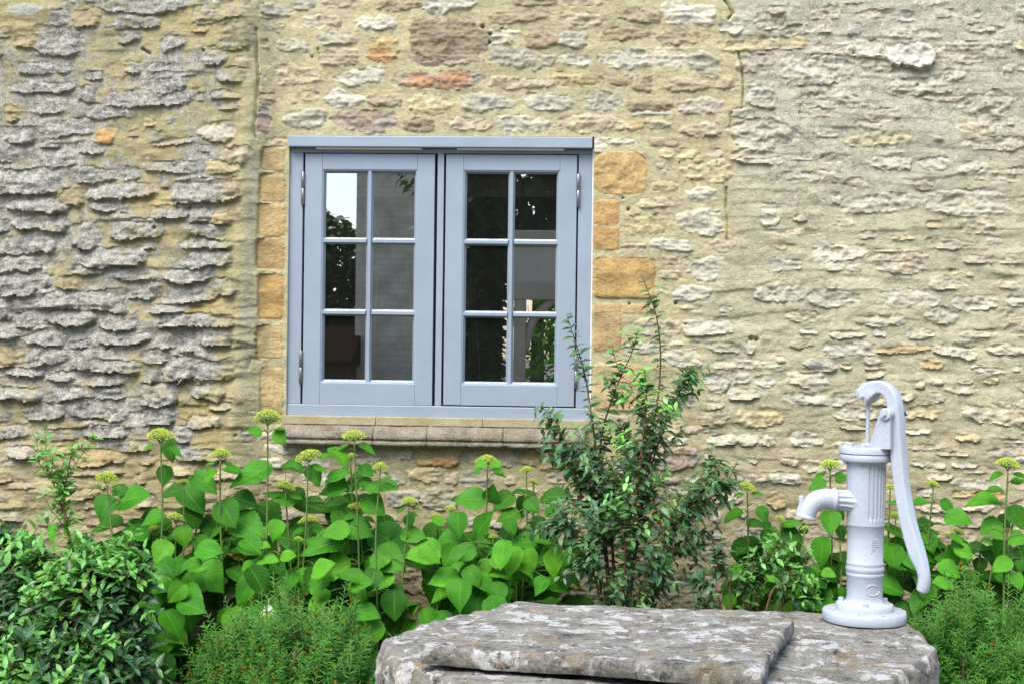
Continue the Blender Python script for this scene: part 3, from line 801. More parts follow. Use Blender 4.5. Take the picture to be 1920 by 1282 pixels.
    # cracks, pits
    def crack(pts, r, depth):
        q = [P2(*p) for p in pts]
        dd = np.full(X.shape, 9.0)
        for (ax, az), (bx_, bz) in zip(q[:-1], q[1:]):
            i0, i1 = np.searchsorted(xs, [min(ax, bx_) - .03, max(ax, bx_) + .03]); j0, j1 = np.searchsorted(zs, [min(az, bz) - .03, max(az, bz) + .03])
            xx = X[i0:i1, j0:j1] + 0.011 * wx[i0:i1, j0:j1]; zz = Z[i0:i1, j0:j1]
            L2 = (bx_ - ax) ** 2 + (bz - az) ** 2 + 1e-9
            tt = np.clip(((xx - ax) * (bx_ - ax) + (zz - az) * (bz - az)) / L2, 0, 1)
            dd[i0:i1, j0:j1] = np.minimum(dd[i0:i1, j0:j1], np.hypot(xx - ax - tt * (bx_ - ax), zz - az - tt * (bz - az)))
        return -depth * np.exp(-(dd / r) ** 2)
    H[:] += crack([(1358,0),(1374,26),(1366,36)], 0.004, 0.022) + crack([(1384,100),(1391,130),(1394,190),(1392,203)], 0.0035, 0.018)
    H[:] += crack([(1371,212),(1372,250),(1380,266)], 0.0035, 0.016) + crack([(1361,352),(1362,395),(1364,450)], 0.0035, 0.016)
    H[:] += crack([(484,60),(488,150),(484,240),(485,262)], 0.004, 0.018) + crack([(470,690),(474,668),(490,676)], 0.004, 0.012)
    H[:] += crack([(211,654),(222,646),(229,664)], 0.004, 0.02) + crack([(277,98),(292,107)], 0.005, 0.025)
    for (px, py, r) in [(905,50,.007),(919,64,.006),(918,80,.005),(941,54,.004),(596,93,.004),(585,107,.004),(391,102,.005),(364,392,.004),(300,430,.006),(1267,569,.006),(1286,608,.005),(1178,393,.006),(1168,372,.004),
                        (1274,305,.003),(1408,635,.009),(1418,637,.008),(1600,100,.004),(1720,160,.005),(1840,317,.004),(57,756,.004),(448,814,.005),(1345,305,.003),(1180,570,.004)]:
        c0 = P2(px, py)
        H[:] -= 0.025 * np.exp(-(((X - c0[0]) ** 2 + (Z - c0[1]) ** 2) / r ** 2) ** 1.5)
    # pale smears of fresh mortar
    for (x0, y0, x1, y1) in [(26,14,93,36),(515,258,538,278)]:
        a = P2(x0, y0); b = P2(x1, y1)
        u = (X - (a[0] + b[0]) / 2) / ((b[0] - a[0]) / 2) + 0.25 * wx; v = (Z - (a[1] + b[1]) / 2) / ((a[1] - b[1]) / 2) + 0.35 * wz
        k = (np.sqrt(u * u + v * v) < 1)
        colr[k & (own < 0)] = np.array(lin(205, 203, 186, KA)); li[k] = 0
    # soft hollow above window head; opening for the window
    wx0, wx1 = atY(538.5, 520, YW).x, atY(1109.5, 520, YW).x
    wz1, wz0 = atY(825, 256.5, YW).z, atY(825, 783, YW).z
    colr = np.clip(colr, 0.01, 0.8)
    Y = YW - H
    # cells
    cxs = (xs[:-1] + xs[1:]) / 2; czs = (zs[:-1] + zs[1:]) / 2
    hole = ((cxs > wx0) & (cxs < wx1))[:, None] & ((czs > wz0) & (czs < wz1))[None, :]
    idx = np.arange(NX * NZ).reshape(NX, NZ)
    quads = np.stack([idx[:-1, :-1], idx[1:, :-1], idx[1:, 1:], idx[:-1, 1:]], -1)
    cown = own[:-1, :-1].copy(); creg = reg[:-1, :-1]
    Vall = np.stack([X, Y, Z], -1).reshape(-1, 3); Call = colr.reshape(-1, 3); Lall = li.reshape(-1); Tall = sstep(-0.6, 0.1, dR).reshape(-1)
    def emit(name, mask, parent):
        q = quads[mask]
        if len(q) == 0: return None
        u, inv = np.unique(q.ravel(), return_inverse=True)
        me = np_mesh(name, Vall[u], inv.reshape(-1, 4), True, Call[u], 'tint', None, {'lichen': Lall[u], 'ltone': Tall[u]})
        return link(name, me, parent, M['masonry'])
    print('stones', count)
    walls = []
    for r, lab in ((0, 'grey lichen covered rubble wall with hanging ledges, left of the window'),
                   (1, 'cream rubble wall in yellow mortar round the grey blue window'),
                   (2, 'pale worn rubble wall with smeared mortar, behind the white pump')):
        base = empty('stone_wall', ({0: -2.6, 1: -0.6, 2: 1.4}[r], YW, 0))
        tag(base, lab, 'wall', 'sections of the rubble wall', 'thing')
        o = emit('mortar', (creg == r) & (cown < 0) & ~hole, base)
        walls.append(base)
    for i_, st in enumerate(stones):
        w, quoin, cc = st[0], st[1], st[2]
        emit('quoin' if quoin else 'stone', (cown == i_) & ~hole, walls[{'L': 0, 'C': 1, 'R': 2}[w]])
    return walls, (wx0, wx1, wz0, wz1)
WALLS, (WX0, WX1, WZ0, WZ1) = build_masonry()
# ------------------------------------------------------------------ casement window
def glass_material():
    t = NT('window_glass')
    t.n.remove(t.b)
    tr = t.new('ShaderNodeBsdfTransparent'); tr.inputs['Color'].default_value = (0.80, 0.84, 0.82, 1)
    gl = t.new('ShaderNodeBsdfGlossy'); gl.inputs['Roughness'].default_value = 0.004
    gl.inputs['Color'].default_value = (0.95, 0.97, 1.0, 1)
    fr = t.new('ShaderNodeFresnel'); fr.inputs['IOR'].default_value = 1.52
    fac = t.math('ADD', t.math('MULTIPLY', fr.outputs[0], 1.7), 0.31, clamp=True)
    # rain spots and dust
    sp = t.ramp(t.voro(150), [(0.0, 1.0), (0.05, 1.0), (0.08, 0.0)])
    sp = t.math('MULTIPLY', sp, t.ramp(t.noise(9, 3), [(0.45, 0.0), (0.7, 0.45)]))
    ms = t.new('ShaderNodeMixShader'); t.ln(fac, ms.inputs[0]); t.ln(tr.outputs[0], ms.inputs[1]); t.ln(gl.outputs[0], ms.inputs[2])
    df = t.new('ShaderNodeBsdfDiffuse'); df.inputs['Color'].default_value = (0.55, 0.55, 0.5, 1)
    ms2 = t.new('ShaderNodeMixShader'); t.ln(t.math('ADD', t.math('MULTIPLY', sp, 0.5), 0.012), ms2.inputs[0])
    t.ln(ms.outputs[0], ms2.inputs[1]); t.ln(df.outputs[0], ms2.inputs[2])
    t.ln(ms2.outputs[0], t.n['Material Output'].inputs['Surface'])
    return t.m
M['glass'] = glass_material()
YF = YW + 0.012                    # face of the fixed frame
YG = YW + 0.030                    # glass
def wX(px, py=520): return atY(px, py, YF).x
def wZ(py, px=825): return atY(px, py, YF).z
def bevel_bar(bm, x0, x1, y0, y1, z0, z1, b=0.002): add_box(bm, x0, x1, y0, y1, z0, z1, b, 2)

def prism(bm, prof, axis, a, b):
    """extrude a closed 2-D profile [(p, q)] along axis ('x': p=y q=z ; 'z': p=x q=y) from a to b"""
    def P(p, q, s): return (s, p, q) if axis == 'x' else (p, q, s)
    v0 = [bm.verts.new(P(p, q, a)) for p, q in prof]; v1 = [bm.verts.new(P(p, q, b)) for p, q in prof]
    n = len(prof)
    for i in range(n):
        bm.faces.new((v0[i], v0[(i + 1) % n], v1[(i + 1) % n], v1[i]))
    bm.faces.new(list(reversed(v0))); bm.faces.new(v1)
    bmesh.ops.recalc_face_normals(bm, faces=bm.faces[:])

def build_window():
    win = tag(empty('casement_window', ((WX0 + WX1) / 2, YW, WZ0)), 'grey blue painted timber window with two six pane casements', 'window', kind='thing')
    mat = M['frame']
    xL, xR = WX0 + 0.003, WX1 - 0.004
    zTop = wZ(258.5); zH = wZ(279); zHead = wZ(288); zRail0 = wZ(760.5); zBot = wZ(783.2)
    xj0, xj1 = wX(566.0), wX(1082.5)
    # projecting head board
    bm = bmesh.new(); add_box(bm, xL, xR, YW - 0.028, YW + 0.10, zH, zTop, 0.003, 2)
    link('drip_board', bm_mesh('drip_board', bm), win, mat)
    bm = bmesh.new(); add_box(bm, xL + 0.002, xR - 0.002, YF + 0.001, YW + 0.10, zHead + 0.0, zH - 0.0015, 0.001, 1)
    link('head_rail', bm_mesh('head_rail', bm), win, mat)
    # trickle vents under the head board
    for a, b in ((595, 792), (858, 1058)):
        bm = bmesh.new(); add_box(bm, wX(a, 282), wX(b, 282), YW - 0.017, YF + 0.0005, zH - 0.0075, zH - 0.0005, 0.0012, 1)
        link('trickle_vent', bm_mesh('trickle_vent', bm), win, M['white'])
    for a, b in ((xL, xj0), (xj1, xR)):
        bm = bmesh.new(); add_box(bm, a, b, YF, YW + 0.10, zRail0, zHead - 0.001, 0.0018, 2)
        link('jamb', bm_mesh('jamb', bm), win, mat)
    bm = bmesh.new(); add_box(bm, xL, xR, YF - 0.004, YW + 0.10, zBot, zRail0 - 0.0006, 0.003, 2)
    link('bottom_rail', bm_mesh('bottom_rail', bm), win, mat)
    xm0, xm1 = wX(818.0), wX(830.0)
    bm = bmesh.new(); add_box(bm, xm0, xm1, YF, YW + 0.10, zRail0, zHead - 0.001, 0.0016, 2)
    link('mullion', bm_mesh('mullion', bm), win, mat)
    for x in (xL - 0.0045, xR + 0.0045):
        bm = bmesh.new(); add_box(bm, x - 0.004, x + 0.004, YW + 0.004, YW + 0.09, zBot + 0.002, zH, 0.002, 1)
        link('sealant_bead', bm_mesh('sealant_bead', bm), win, M['white'])
    bm = bmesh.new(); add_box(bm, xL - 0.003, xR + 0.003, YW + 0.055, YW + 0.075, zBot - 0.002, zTop + 0.004)
    # rebate strip behind the gaps (dark gasket), a ring of four
    bm.free(); bm = bmesh.new()
    for (a, b, c, d) in ((xj0 - 0.006, xj0 + 0.012, zRail0, zHead), (xj1 - 0.012, xj1 + 0.006, zRail0, zHead), (xm0 - 0.012, xm1 + 0.012, zRail0, zHead)):
        add_box(bm, a, b, YW + 0.055, YW + 0.0975, c + 0.001, d - 0.002)
    for a, b in ((xj0 + 0.0125, xm0 - 0.0125), (xm1 + 0.0125, xj1 - 0.0125)):
        add_box(bm, a, b, YW + 0.055, YW + 0.0975, zHead - 0.016, zHead - 0.0005); add_box(bm, a, b, YW + 0.055, YW + 0.0975, zRail0 + 0.0005, zRail0 + 0.014)
    link('gasket', bm_mesh('gasket', bm), win, M['dark'])

    def casement(x0, x1, gx0, gx1, hinge_left, glz, hz, lab):
        c_y = YW + 0.009
        zt, zb = wZ(290), wZ(758.6 if hinge_left else 760.6, 690 if hinge_left else 955)
        gz1, gz0 = glz[0], glz[-1]
        cs = empty('casement', ((x0 + x1) / 2, YW, zb), win)
        cs['label'] = lab
        for a, b in ((x0, gx0), (gx1, x1)):
            bm = bmesh.new(); add_box(bm, a, b, c_y, YW + 0.054, zb, zt, 0.0022, 2)
            link('stile', bm_mesh('stile', bm), cs, mat)
        for a, b in ((gz1, zt), (zb, gz0)):
            bm = bmesh.new(); add_box(bm, gx0 + 0.0004, gx1 - 0.0004, c_y + 0.0004, YW + 0.054, a, b, 0.0012, 2)
            link('rail', bm_mesh('rail', bm), cs, mat)
        # bevelled bead round the glass
        bd = 0.013
        bm = bmesh.new()
        y0, y1 = c_y + 0.003, YG - 0.001
        ring_o = [(gx0, gz0), (gx1, gz0), (gx1, gz1), (gx0, gz1)]
        ring_i = [(gx0 + bd, gz0 + bd), (gx1 - bd, gz0 + bd), (gx1 - bd, gz1 - bd), (gx0 + bd, gz1 - bd)]
        vo = [bm.verts.new((x, y0, z)) for x, z in ring_o]; vm = [bm.verts.new((x + (bd * .35 if i in (0, 3) else -bd * .35), y0 + 0.001, z + (bd * .35 if i < 2 else -bd * .35))) for i, (x, z) in enumerate(ring_o)]
        vi = [bm.verts.new((x, y1, z)) for x, z in ring_i]
        for i in range(4):
            j = (i + 1) % 4
            bm.faces.new((vo[i], vo[j], vm[j], vm[i])); bm.faces.new((vm[i], vm[j], vi[j], vi[i]))
        bmesh.ops.recalc_face_normals(bm, faces=bm.faces[:])
        for f in bm.faces:
            if f.normal.y > 0: f.normal_flip()
        link('glazing_bead', bm_mesh('glazing_bead', bm), cs, mat)
        # glazing bars: ridged section
        bw = 0.0135
        mx = (gx0 + gx1) / 2
        yb = c_y + 0.0045
        bm = bmesh.new(); prism(bm, [(mx - bw, YG - 0.0008), (mx - bw * .42, yb), (mx + bw * .42, yb), (mx + bw, YG - 0.0008)], 'z', gz0 + 0.004, gz1 - 0.004)
        link('glazing_bar', bm_mesh('glazing_bar', bm), cs, mat)
        for z in hz:
            for a, b in ((gx0 + 0.004, mx - bw * 0.9), (mx + bw * 0.9, gx1 - 0.004)):
                bm = bmesh.new(); prism(bm, [(YG - 0.0008, z - bw), (yb + 0.0005, z - bw * .42), (yb + 0.0005, z + bw * .42), (YG - 0.0008, z + bw)], 'x', a, b)
                link('glazing_bar', bm_mesh('glazing_bar', bm), cs, mat)
        zz = [gz1] + list(hz) + [gz0]
        for i in range(3):
            for a, b in ((gx0 + 0.002, mx - 0.0003), (mx + 0.0003, gx1 - 0.002)):
                V = [(a, YG, zz[i + 1] + 0.0003), (b, YG, zz[i + 1] + 0.0003), (b, YG, zz[i] - 0.0003), (a, YG, zz[i] - 0.0003)]
                link('pane', np_mesh('pane', V, [(0, 1, 2, 3)], False), cs, M['glass'])
        # hinges: two knuckles and a leaf
        xh = wX(566.5 if hinge_left else 1082.2)
        for (ya, yb_) in (((323, 384), (657, 719)) if hinge_left else ((327, 388), (664, 726))):
            mbm = MB(); z1, z0 = wZ(ya, 566 if hinge_left else 1083), wZ(yb_, 566 if hinge_left else 1083)
            zm = (z0 + z1) / 2
            for a, b in ((z0, zm - 0.001), (zm + 0.001, z1)):
                mbm.tube([(xh, c_y - 0.0035, a), (xh, c_y - 0.0035, a + 0.002), (xh, c_y - 0.0035, b - 0.002), (xh, c_y - 0.0035, b)], [0.0058, 0.0072, 0.0072, 0.0058], 16)
            mbm.tube([(xh, c_y - 0.0035, z0 - 0.003), (xh, c_y - 0.0035, z1 + 0.003)], [0.0042, 0.0042], 12)
            link('hinge', mbm.mesh('hinge'), cs, M['steel'])
    g = 0.004
    zs_l = [wZ(318.5, 690), wZ(718, 690)]; zs_r = [wZ(320, 955), wZ(722, 955)]
    casement(wX(570), wX(813.0), wX(602.5), wX(780.5), True, zs_l, [wZ(452, 690), wZ(586.5, 690)], 'left casement hinged at the left jamb')
    casement(wX(834.0), wX(1079.5), wX(867), wX(1047.5), False, zs_r, [wZ(454.5, 955), wZ(590, 955)], 'right casement hinged at the right jamb')
    return win
WINDOW = build_window()

def build_sill():
    """three moulded blocks of worn stone under the window, and the thin yellow packing course above them"""
    w = WALLS[1]
    ztop = atY(790, 797, YW).z; zbot = atY(790, 838.5, YW - 0.05).z
    h = ztop - zbot
    prof = [(0.0, 0.0), (0.030, -0.012), (0.052, -0.36 * h), (0.060, -0.50 * h), (0.060, -0.62 * h), (0.053, -0.68 * h), (0.053, -0.72 * h), (0.060, -0.78 * h), (0.061, -0.88 * h), (0.054, -0.97 * h), (0.040, -1.0 * h), (-0.02, -1.0 * h)]
    t = NT('worn_sill_stone')
    c = t.ramp(t.math('ADD', t.math('MULTIPLY', t.noise(14, 6, 0.7), 0.6), t.math('MULTIPLY', t.noise(120, 4, 0.7), 0.4)), [(0.36, (0.10, 0.085, 0.06)), (0.5, (0.215, 0.185, 0.135)), (0.64, (0.31, 0.28, 0.22))])
    c = t.mix(t.ramp(t.noise(75, 4, 0.7), [(0.66, 0.0), (0.72, 0.8)]), c, (0.55, 0.53, 0.47))
    m = t.fin(c, 0.92, 0.2, t.bump(t.noise(110, 4, 0.7), 0.7, 0.01))
    X0, X1 = atY(524, 815, YW - .05).x, atY(1098, 820, YW - .05).x
    cuts = [X0, atY(699, 812, YW - .05).x, atY(800, 812, YW - .05).x, atY(943, 812, YW - .05).x, X1]
    rr = np.random.RandomState(3)
    for k in range(4):
        a, b = cuts[k] + 0.0004, cuts[k + 1] - 0.0004
        n = max(8, int((b - a) / 0.008)); xs = np.linspace(a, b, n)
        # refine the profile
        pp = []
        for i in range(len(prof) - 1):
            for s in range(3):
                f = s / 3; pp.append((prof[i][0] * (1 - f) + prof[i + 1][0] * f, prof[i][1] * (1 - f) + prof[i + 1][1] * f))
        pp.append(prof[-1]); pp = np.array(pp)
        dz, dy = rr.uniform(-0.0008, 0.0008), rr.uniform(-0.001, 0.001)
        XX = np.repeat(xs[:, None], len(pp), 1); D = np.repeat(pp[None, :, 0], n, 0); ZZ = np.repeat(pp[None, :, 1], n, 0)
        wear = 0.004 * fbm(XX, ZZ, 16, 4, 201 + k) + 0.002 * fbm(XX, ZZ, 90, 3, 203)
        chip = 0.016 * sstep(0.42, 0.62, fbm(XX, ZZ * 0.5, 9, 3, 207)) * sstep(-0.75 * h, -0.9 * h, ZZ)
        endr = np.minimum(sstep(0, 0.008, XX - a), sstep(0, 0.008, b - XX)); endr = 0.95 + 0.05 * endr
        Dn = (D + wear - chip + dy) * np.where(D > 0.001, endr, 1)
        V = np.stack([XX, YW - Dn, ztop + ZZ + dz + 0.6 * wear], -1).reshape(-1, 3)
        idx = np.arange(n * len(pp)).reshape(n, len(pp))
        q = np.stack([idx[:-1, :-1], idx[:-1, 1:], idx[1:, 1:], idx[1:, :-1]], -1).reshape(-1, 4)
        # end caps
        caps = []
        for row in (idx[0], idx[-1]):
            for i in range(1, len(pp) - 2): caps.append((row[0], row[i], row[i + 1], row[i + 1]))
        me = bpy.data.meshes.new('sill_stone')
        me.from_pydata(V.tolist(), [], [tuple(f) for f in q.tolist()] + [tuple(f[:3]) for f in caps])
        me.polygons.foreach_set('use_smooth', np.array([True] * len(q) + [False] * len(caps)))
        me.update()
        link('sill_stone', me, w, m)
    # packing strip between sill and frame
    ty = mat_plain('yellow_packing_course', lin(208, 198, 164, .62), lin(186, 168, 122, .62), 13, 0.9, 0.8, 70)
    zt = WZ0 + 0.003
    for a, b in ((WX0 - 0.01, atY(705, 790, YW).x), (atY(705.4, 790, YW).x, atY(905, 790, YW).x), (atY(905.4, 790, YW).x, WX1 + 0.004)):
        bm = bmesh.new(); add_box(bm, a, b, YW - 0.012 + rr.uniform(-.002, .002), YW + 0.05, ztop - 0.002, zt - 0.0015, 0.003, 2)
        link('packing_slip', bm_mesh('packing_slip', bm), w, ty)
build_sill()

# ------------------------------------------------------------------ room behind the glass
def build_room():
    y0, y1 = YW + 0.11, YW + 3.2
    x0, x1, z0, z1 = WX0 - 0.9, WX1 + 0.9, 0.1, 2.55
    m = mat_plain('dim_plaster', (0.30, 0.27, 0.22), (0.24, 0.215, 0.175), 5, 0.9, 0.1, 40)
    fl = mat_plain('dark_floor_boards', (0.10, 0.07, 0.045), (0.06, 0.042, 0.028), 8, 0.6, 0.2, 30)
    def wallbox(name, *b):
        o = box_obj(name, *b, m); tag(o, 'dim plaster surface of the room behind the window', kind='structure')
    tk = 0.1
    o = box_obj('room_floor', x0, x1, y0, y1, z0 - tk, z0, fl); o['kind'] = 'structure'
    wallbox('room_ceiling', x0, x1, y0, y1, z1, z1 + tk)
    wallbox('room_wall', x0 - tk, x0, y0, y1, z0 - tk, z1 + tk)
    wallbox('room_wall', x1, x1 + tk, y0, y1, z0 - tk, z1 + tk)
    wallbox('room_wall', x0 - tk, x1 + tk, y1, y1 + tk, z0 - tk, z1 + tk)
    # inner face of the front wall round the opening
    wallbox('room_wall', x0, WX0 - 0.002, y0 - 0.008, y0 + 0.1, z0, z1); wallbox('room_wall', WX1 + 0.002, x1, y0 - 0.008, y0 + 0.1, z0, z1)
    wallbox('room_wall', WX0 - 0.002, WX1 + 0.002, y0 - 0.008, y0 + 0.1, WZ1 + 0.002, z1); wallbox('room_wall', WX0 - 0.002, WX1 + 0.002, y0 - 0.008, y0 + 0.1, z0, WZ0 - 0.03)
    # inner window board
    o = box_obj('window_board', WX0, WX1, YW + 0.102, YW + 0.34, WZ0 - 0.028, WZ0 + 0.002, M['white'], None, 0.004)
    tag(o, 'pale inner window board behind the bottom panes', 'window board', kind='thing')
    # roman blind, raised
    lb = mat_plain('linen_blind', (0.42, 0.38, 0.29), (0.36, 0.32, 0.245), 30, 0.9, 0.2, 200)
    bl = tag(empty('roller_blind', ((WX0 + WX1) / 2, YW + 0.2, wZ(300))), 'linen blind half hidden behind the top panes', 'blind')
    ya = YW + 0.19
    zb = atY(950, 369.5, ya).z
    o = box_obj('fabric', WX0 + 0.03, WX1 - 0.03, ya, ya + 0.003, zb + 0.03, WZ1 - 0.03, lb, bl)
    o = box_obj('hem', WX0 + 0.03, WX1 - 0.03, ya - 0.006, ya + 0.008, zb, zb + 0.031, lb, bl, 0.003)
    mbm = MB(); mbm.tube([(WX0 + 0.02, ya + 0.02, WZ1 - 0.02), (WX1 - 0.02, ya + 0.02, WZ1 - 0.02)], 0.022, 16)
    link('roller', mbm.mesh('roller'), bl, lb)
    # pale dried stalks standing on the board
    st = mat_plain('dry_straw', (0.62, 0.52, 0.28), (0.50, 0.41, 0.22), 20, 0.7, 0.2, 100)
    yb = YW + 0.16
    for pts, r in (([(697, 742), (700, 690), (703, 600), (707, 530), (713, 493)], 0.0042), ([(776, 742), (775, 640), (772, 590), (768, 535), (763, 490)], 0.0085), ([(770, 742), (769, 696), (758, 672), (748, 652)], 0.003)):
        P = [atY(px, py, yb + 0.03 * i) for i, (px, py) in enumerate(pts)]
        P[0].z = WZ0 + 0.002
        P = catmull(P, 5); mbm = MB(); mbm.tube(P, [r * (1 - 0.75 * i / len(P)) for i in range(len(P))], 8)
        o = link('dried_stalk', mbm.mesh('dried_stalk'), None, st)
        tag(o, {0.0042: 'thin pale dried stalk indoors beside the glazing bar', 0.0085: 'thick straw coloured stalk indoors by the left casement edge', 0.003: 'short leaning straw stalk indoors at the bottom corner pane'}[r], 'dried stalk', 'dried stalks on the window board')
    # dried flower sprig in the right casement
    ro = tag(empty('dried_flower_sprig', atY(890, 640, yb)), 'pale dried flower sprig indoors in the right casement', 'dried flowers')
    mbm = MB(); rr = random.Random(4)
    root = atY(905, 640, yb); root.z = WZ0 + 0.002; c0 = atY(878, 575, yb)
    mbm.tube(catmull([root, atY(893, 610, yb), c0], 5), 0.0018, 5)
    heads = MB()
    for i in range(34):
        e = atY(878 + rr.uniform(-18, 26), 540 + rr.uniform(-36, 30), yb + rr.uniform(-.02, .03))
        mbm.tube([c0, (c0 + e) / 2 + Vector((rr.uniform(-.01, .01), 0, 0.006)), e], 0.0007, 4)
        V = [e + Vector(d) * rr.uniform(.003, .006) for d in ((1, 0, 0), (-1, 0, 0), (0, 1, 0), (0, -1, 0), (0, 0, 1), (0, 0, -1))]
        heads.add(V, [(0, 2, 4), (2, 1, 4), (1, 3, 4), (3, 0, 4), (2, 0, 5), (1, 2, 5), (3, 1, 5), (0, 3, 5)])
    link('stalk', mbm.mesh('stalk'), ro, st)
    o = link('seed_heads', heads.mesh('seed_heads'), ro, mat_plain('dry_petals', (0.6, 0.56, 0.46), (0.45, 0.42, 0.34), 30, 0.9)); o['kind'] = 'stuff'
build_room()
# ------------------------------------------------------------------ well head, cap slab and hand pump
ZB = 0.673                         # top of the well stone
def build_well():
    pts = [(720,1199),(748,1183),(800,1160),(872,1146),(960,1137),(1150,1134),(1330,1139),(1500,1144),(1610,1150),(1690,1158),(1722,1180),(1744,1206),(1728,1236),(1695,1262),(1640,1288),(1560,1312),(1400,1332),(1200,1326),(1000,1306),(860,1272),(775,1246),(730,1222)]
    P = [atZ(px, py, ZB) for px, py in pts]
    c = sum(P, Vector()) / len(P)
    # dense closed outline
    loop = []
    n = len(P)
    for i in range(n):
        p0, p1, p2, p3 = P[i - 1], P[i], P[(i + 1) % n], P[(i + 2) % n]
        for k in range(14):
            t = k / 14
            loop.append(0.5 * ((2 * p1) + (p2 - p0) * t + (2 * p0 - 5 * p1 + 4 * p2 - p3) * t * t + (3 * p1 - p0 - 3 * p2 + p3) * t ** 3))
    L = np.array([[p.x, p.y] for p in loop]); N = len(L); C = np.array([c.x, c.y])
    ang = np.arange(N)
    rings = []; zz = []
    for s in np.concatenate([np.linspace(0.0, 0.9, 38), [0.93, 0.955, 0.975]]):
        rings.append(C + (L - C) * s); zz.append(np.full(N, ZB))
    for f in np.linspace(0, 1, 5)[0:]:
        a = f * math.pi / 2; r = 0.022
        rings.append(C + (L - C) * (1 - 0.022 * (1 - math.sin(a)))); zz.append(np.full(N, ZB - r * (1 - math.cos(a))))
    for d in np.linspace(0.03, ZB + 0.05, 60):
        rings.append(C + (L - C) * (1.0 + 0.012 * math.sin(d * 5))); zz.append(np.full(N, ZB - d))
    XY = np.array(rings); ZZ = np.array(zz)
    X, Y = XY[..., 0], XY[..., 1]
    top = ZZ > ZB - 0.03
    per = np.arange(N)[None, :] * 0.02
    # top relief: pitted, layered, flat where slab and pump stand
    lay = 0.010 * fbm(X, Y * 1.8, 5, 4, 301) + 0.006 * ridged(X * 0.6, Y * 1.6, 14, 3, 303) - 0.003 + 0.003 * fbm(X, Y, 60, 3, 305)
    sx, sy = PUMP.x, PUMP.y
    flat = sstep(0.10, 0.17, np.hypot(X - sx, Y - sy))
    Z2 = ZZ + np.where(top, np.minimum(lay, 0.007) * flat - 0.003, 0)
    nd = (XY - C); nd /= np.maximum(np.linalg.norm(nd, axis=-1, keepdims=True), 1e-6)
    ang2 = np.arctan2(nd[..., 1], nd[..., 0])
    side = (0.020 * fbm(ang2 * 3.0 + 7, ZZ, 4, 4, 311) + 0.012 * ridged(ang2 * 2.0 + 9, ZZ * 2, 9, 3, 313) + 0.005 * fbm(ang2 * 3 + 3, ZZ, 40, 3, 315)) * np.where(top, sstep(0.92, 1.0, np.linalg.norm(XY - C, axis=-1) / np.maximum(np.linalg.norm(L - C, axis=-1)[None, :], 1e-6)), 1)
    X = X + nd[..., 0] * side; Y = Y + nd[..., 1] * side
    V = np.stack([X, Y, Z2], -1).reshape(-1, 3)
    nr = XY.shape[0]; idx = np.arange(nr * N).reshape(nr, N)
    nx = np.roll(idx, -1, axis=1)
    q = np.stack([idx[1:-1], nx[1:-1], nx[2:], idx[2:]], -1).reshape(-1, 4)
    q0 = np.stack([idx[0], nx[1], idx[1], idx[1]], -1)
    faces = [tuple(r) for r in q.tolist()] + [(int(idx[0][0]), int(idx[1][i]), int(nx[1][i])) for i in range(N)]
    me = bpy.data.meshes.new('well_stone')
    me.from_pydata(V.tolist(), [], faces); me.validate()
    me.polygons.foreach_set('use_smooth', np.ones(len(me.polygons), dtype=bool)); me.update()
    bm = bmesh.new(); bm.from_mesh(me); bmesh.ops.recalc_face_normals(bm, faces=bm.faces[:]); bm.to_mesh(me); bm.free()
    o = link('well_stone', me, None, M['rock'])
    tag(o, 'massive weathered limestone block under the slab and pump, spotted with orange lichen', 'well stone', kind='thing')

PUMP = atZ(1620.5, 1162, ZB)
build_well()

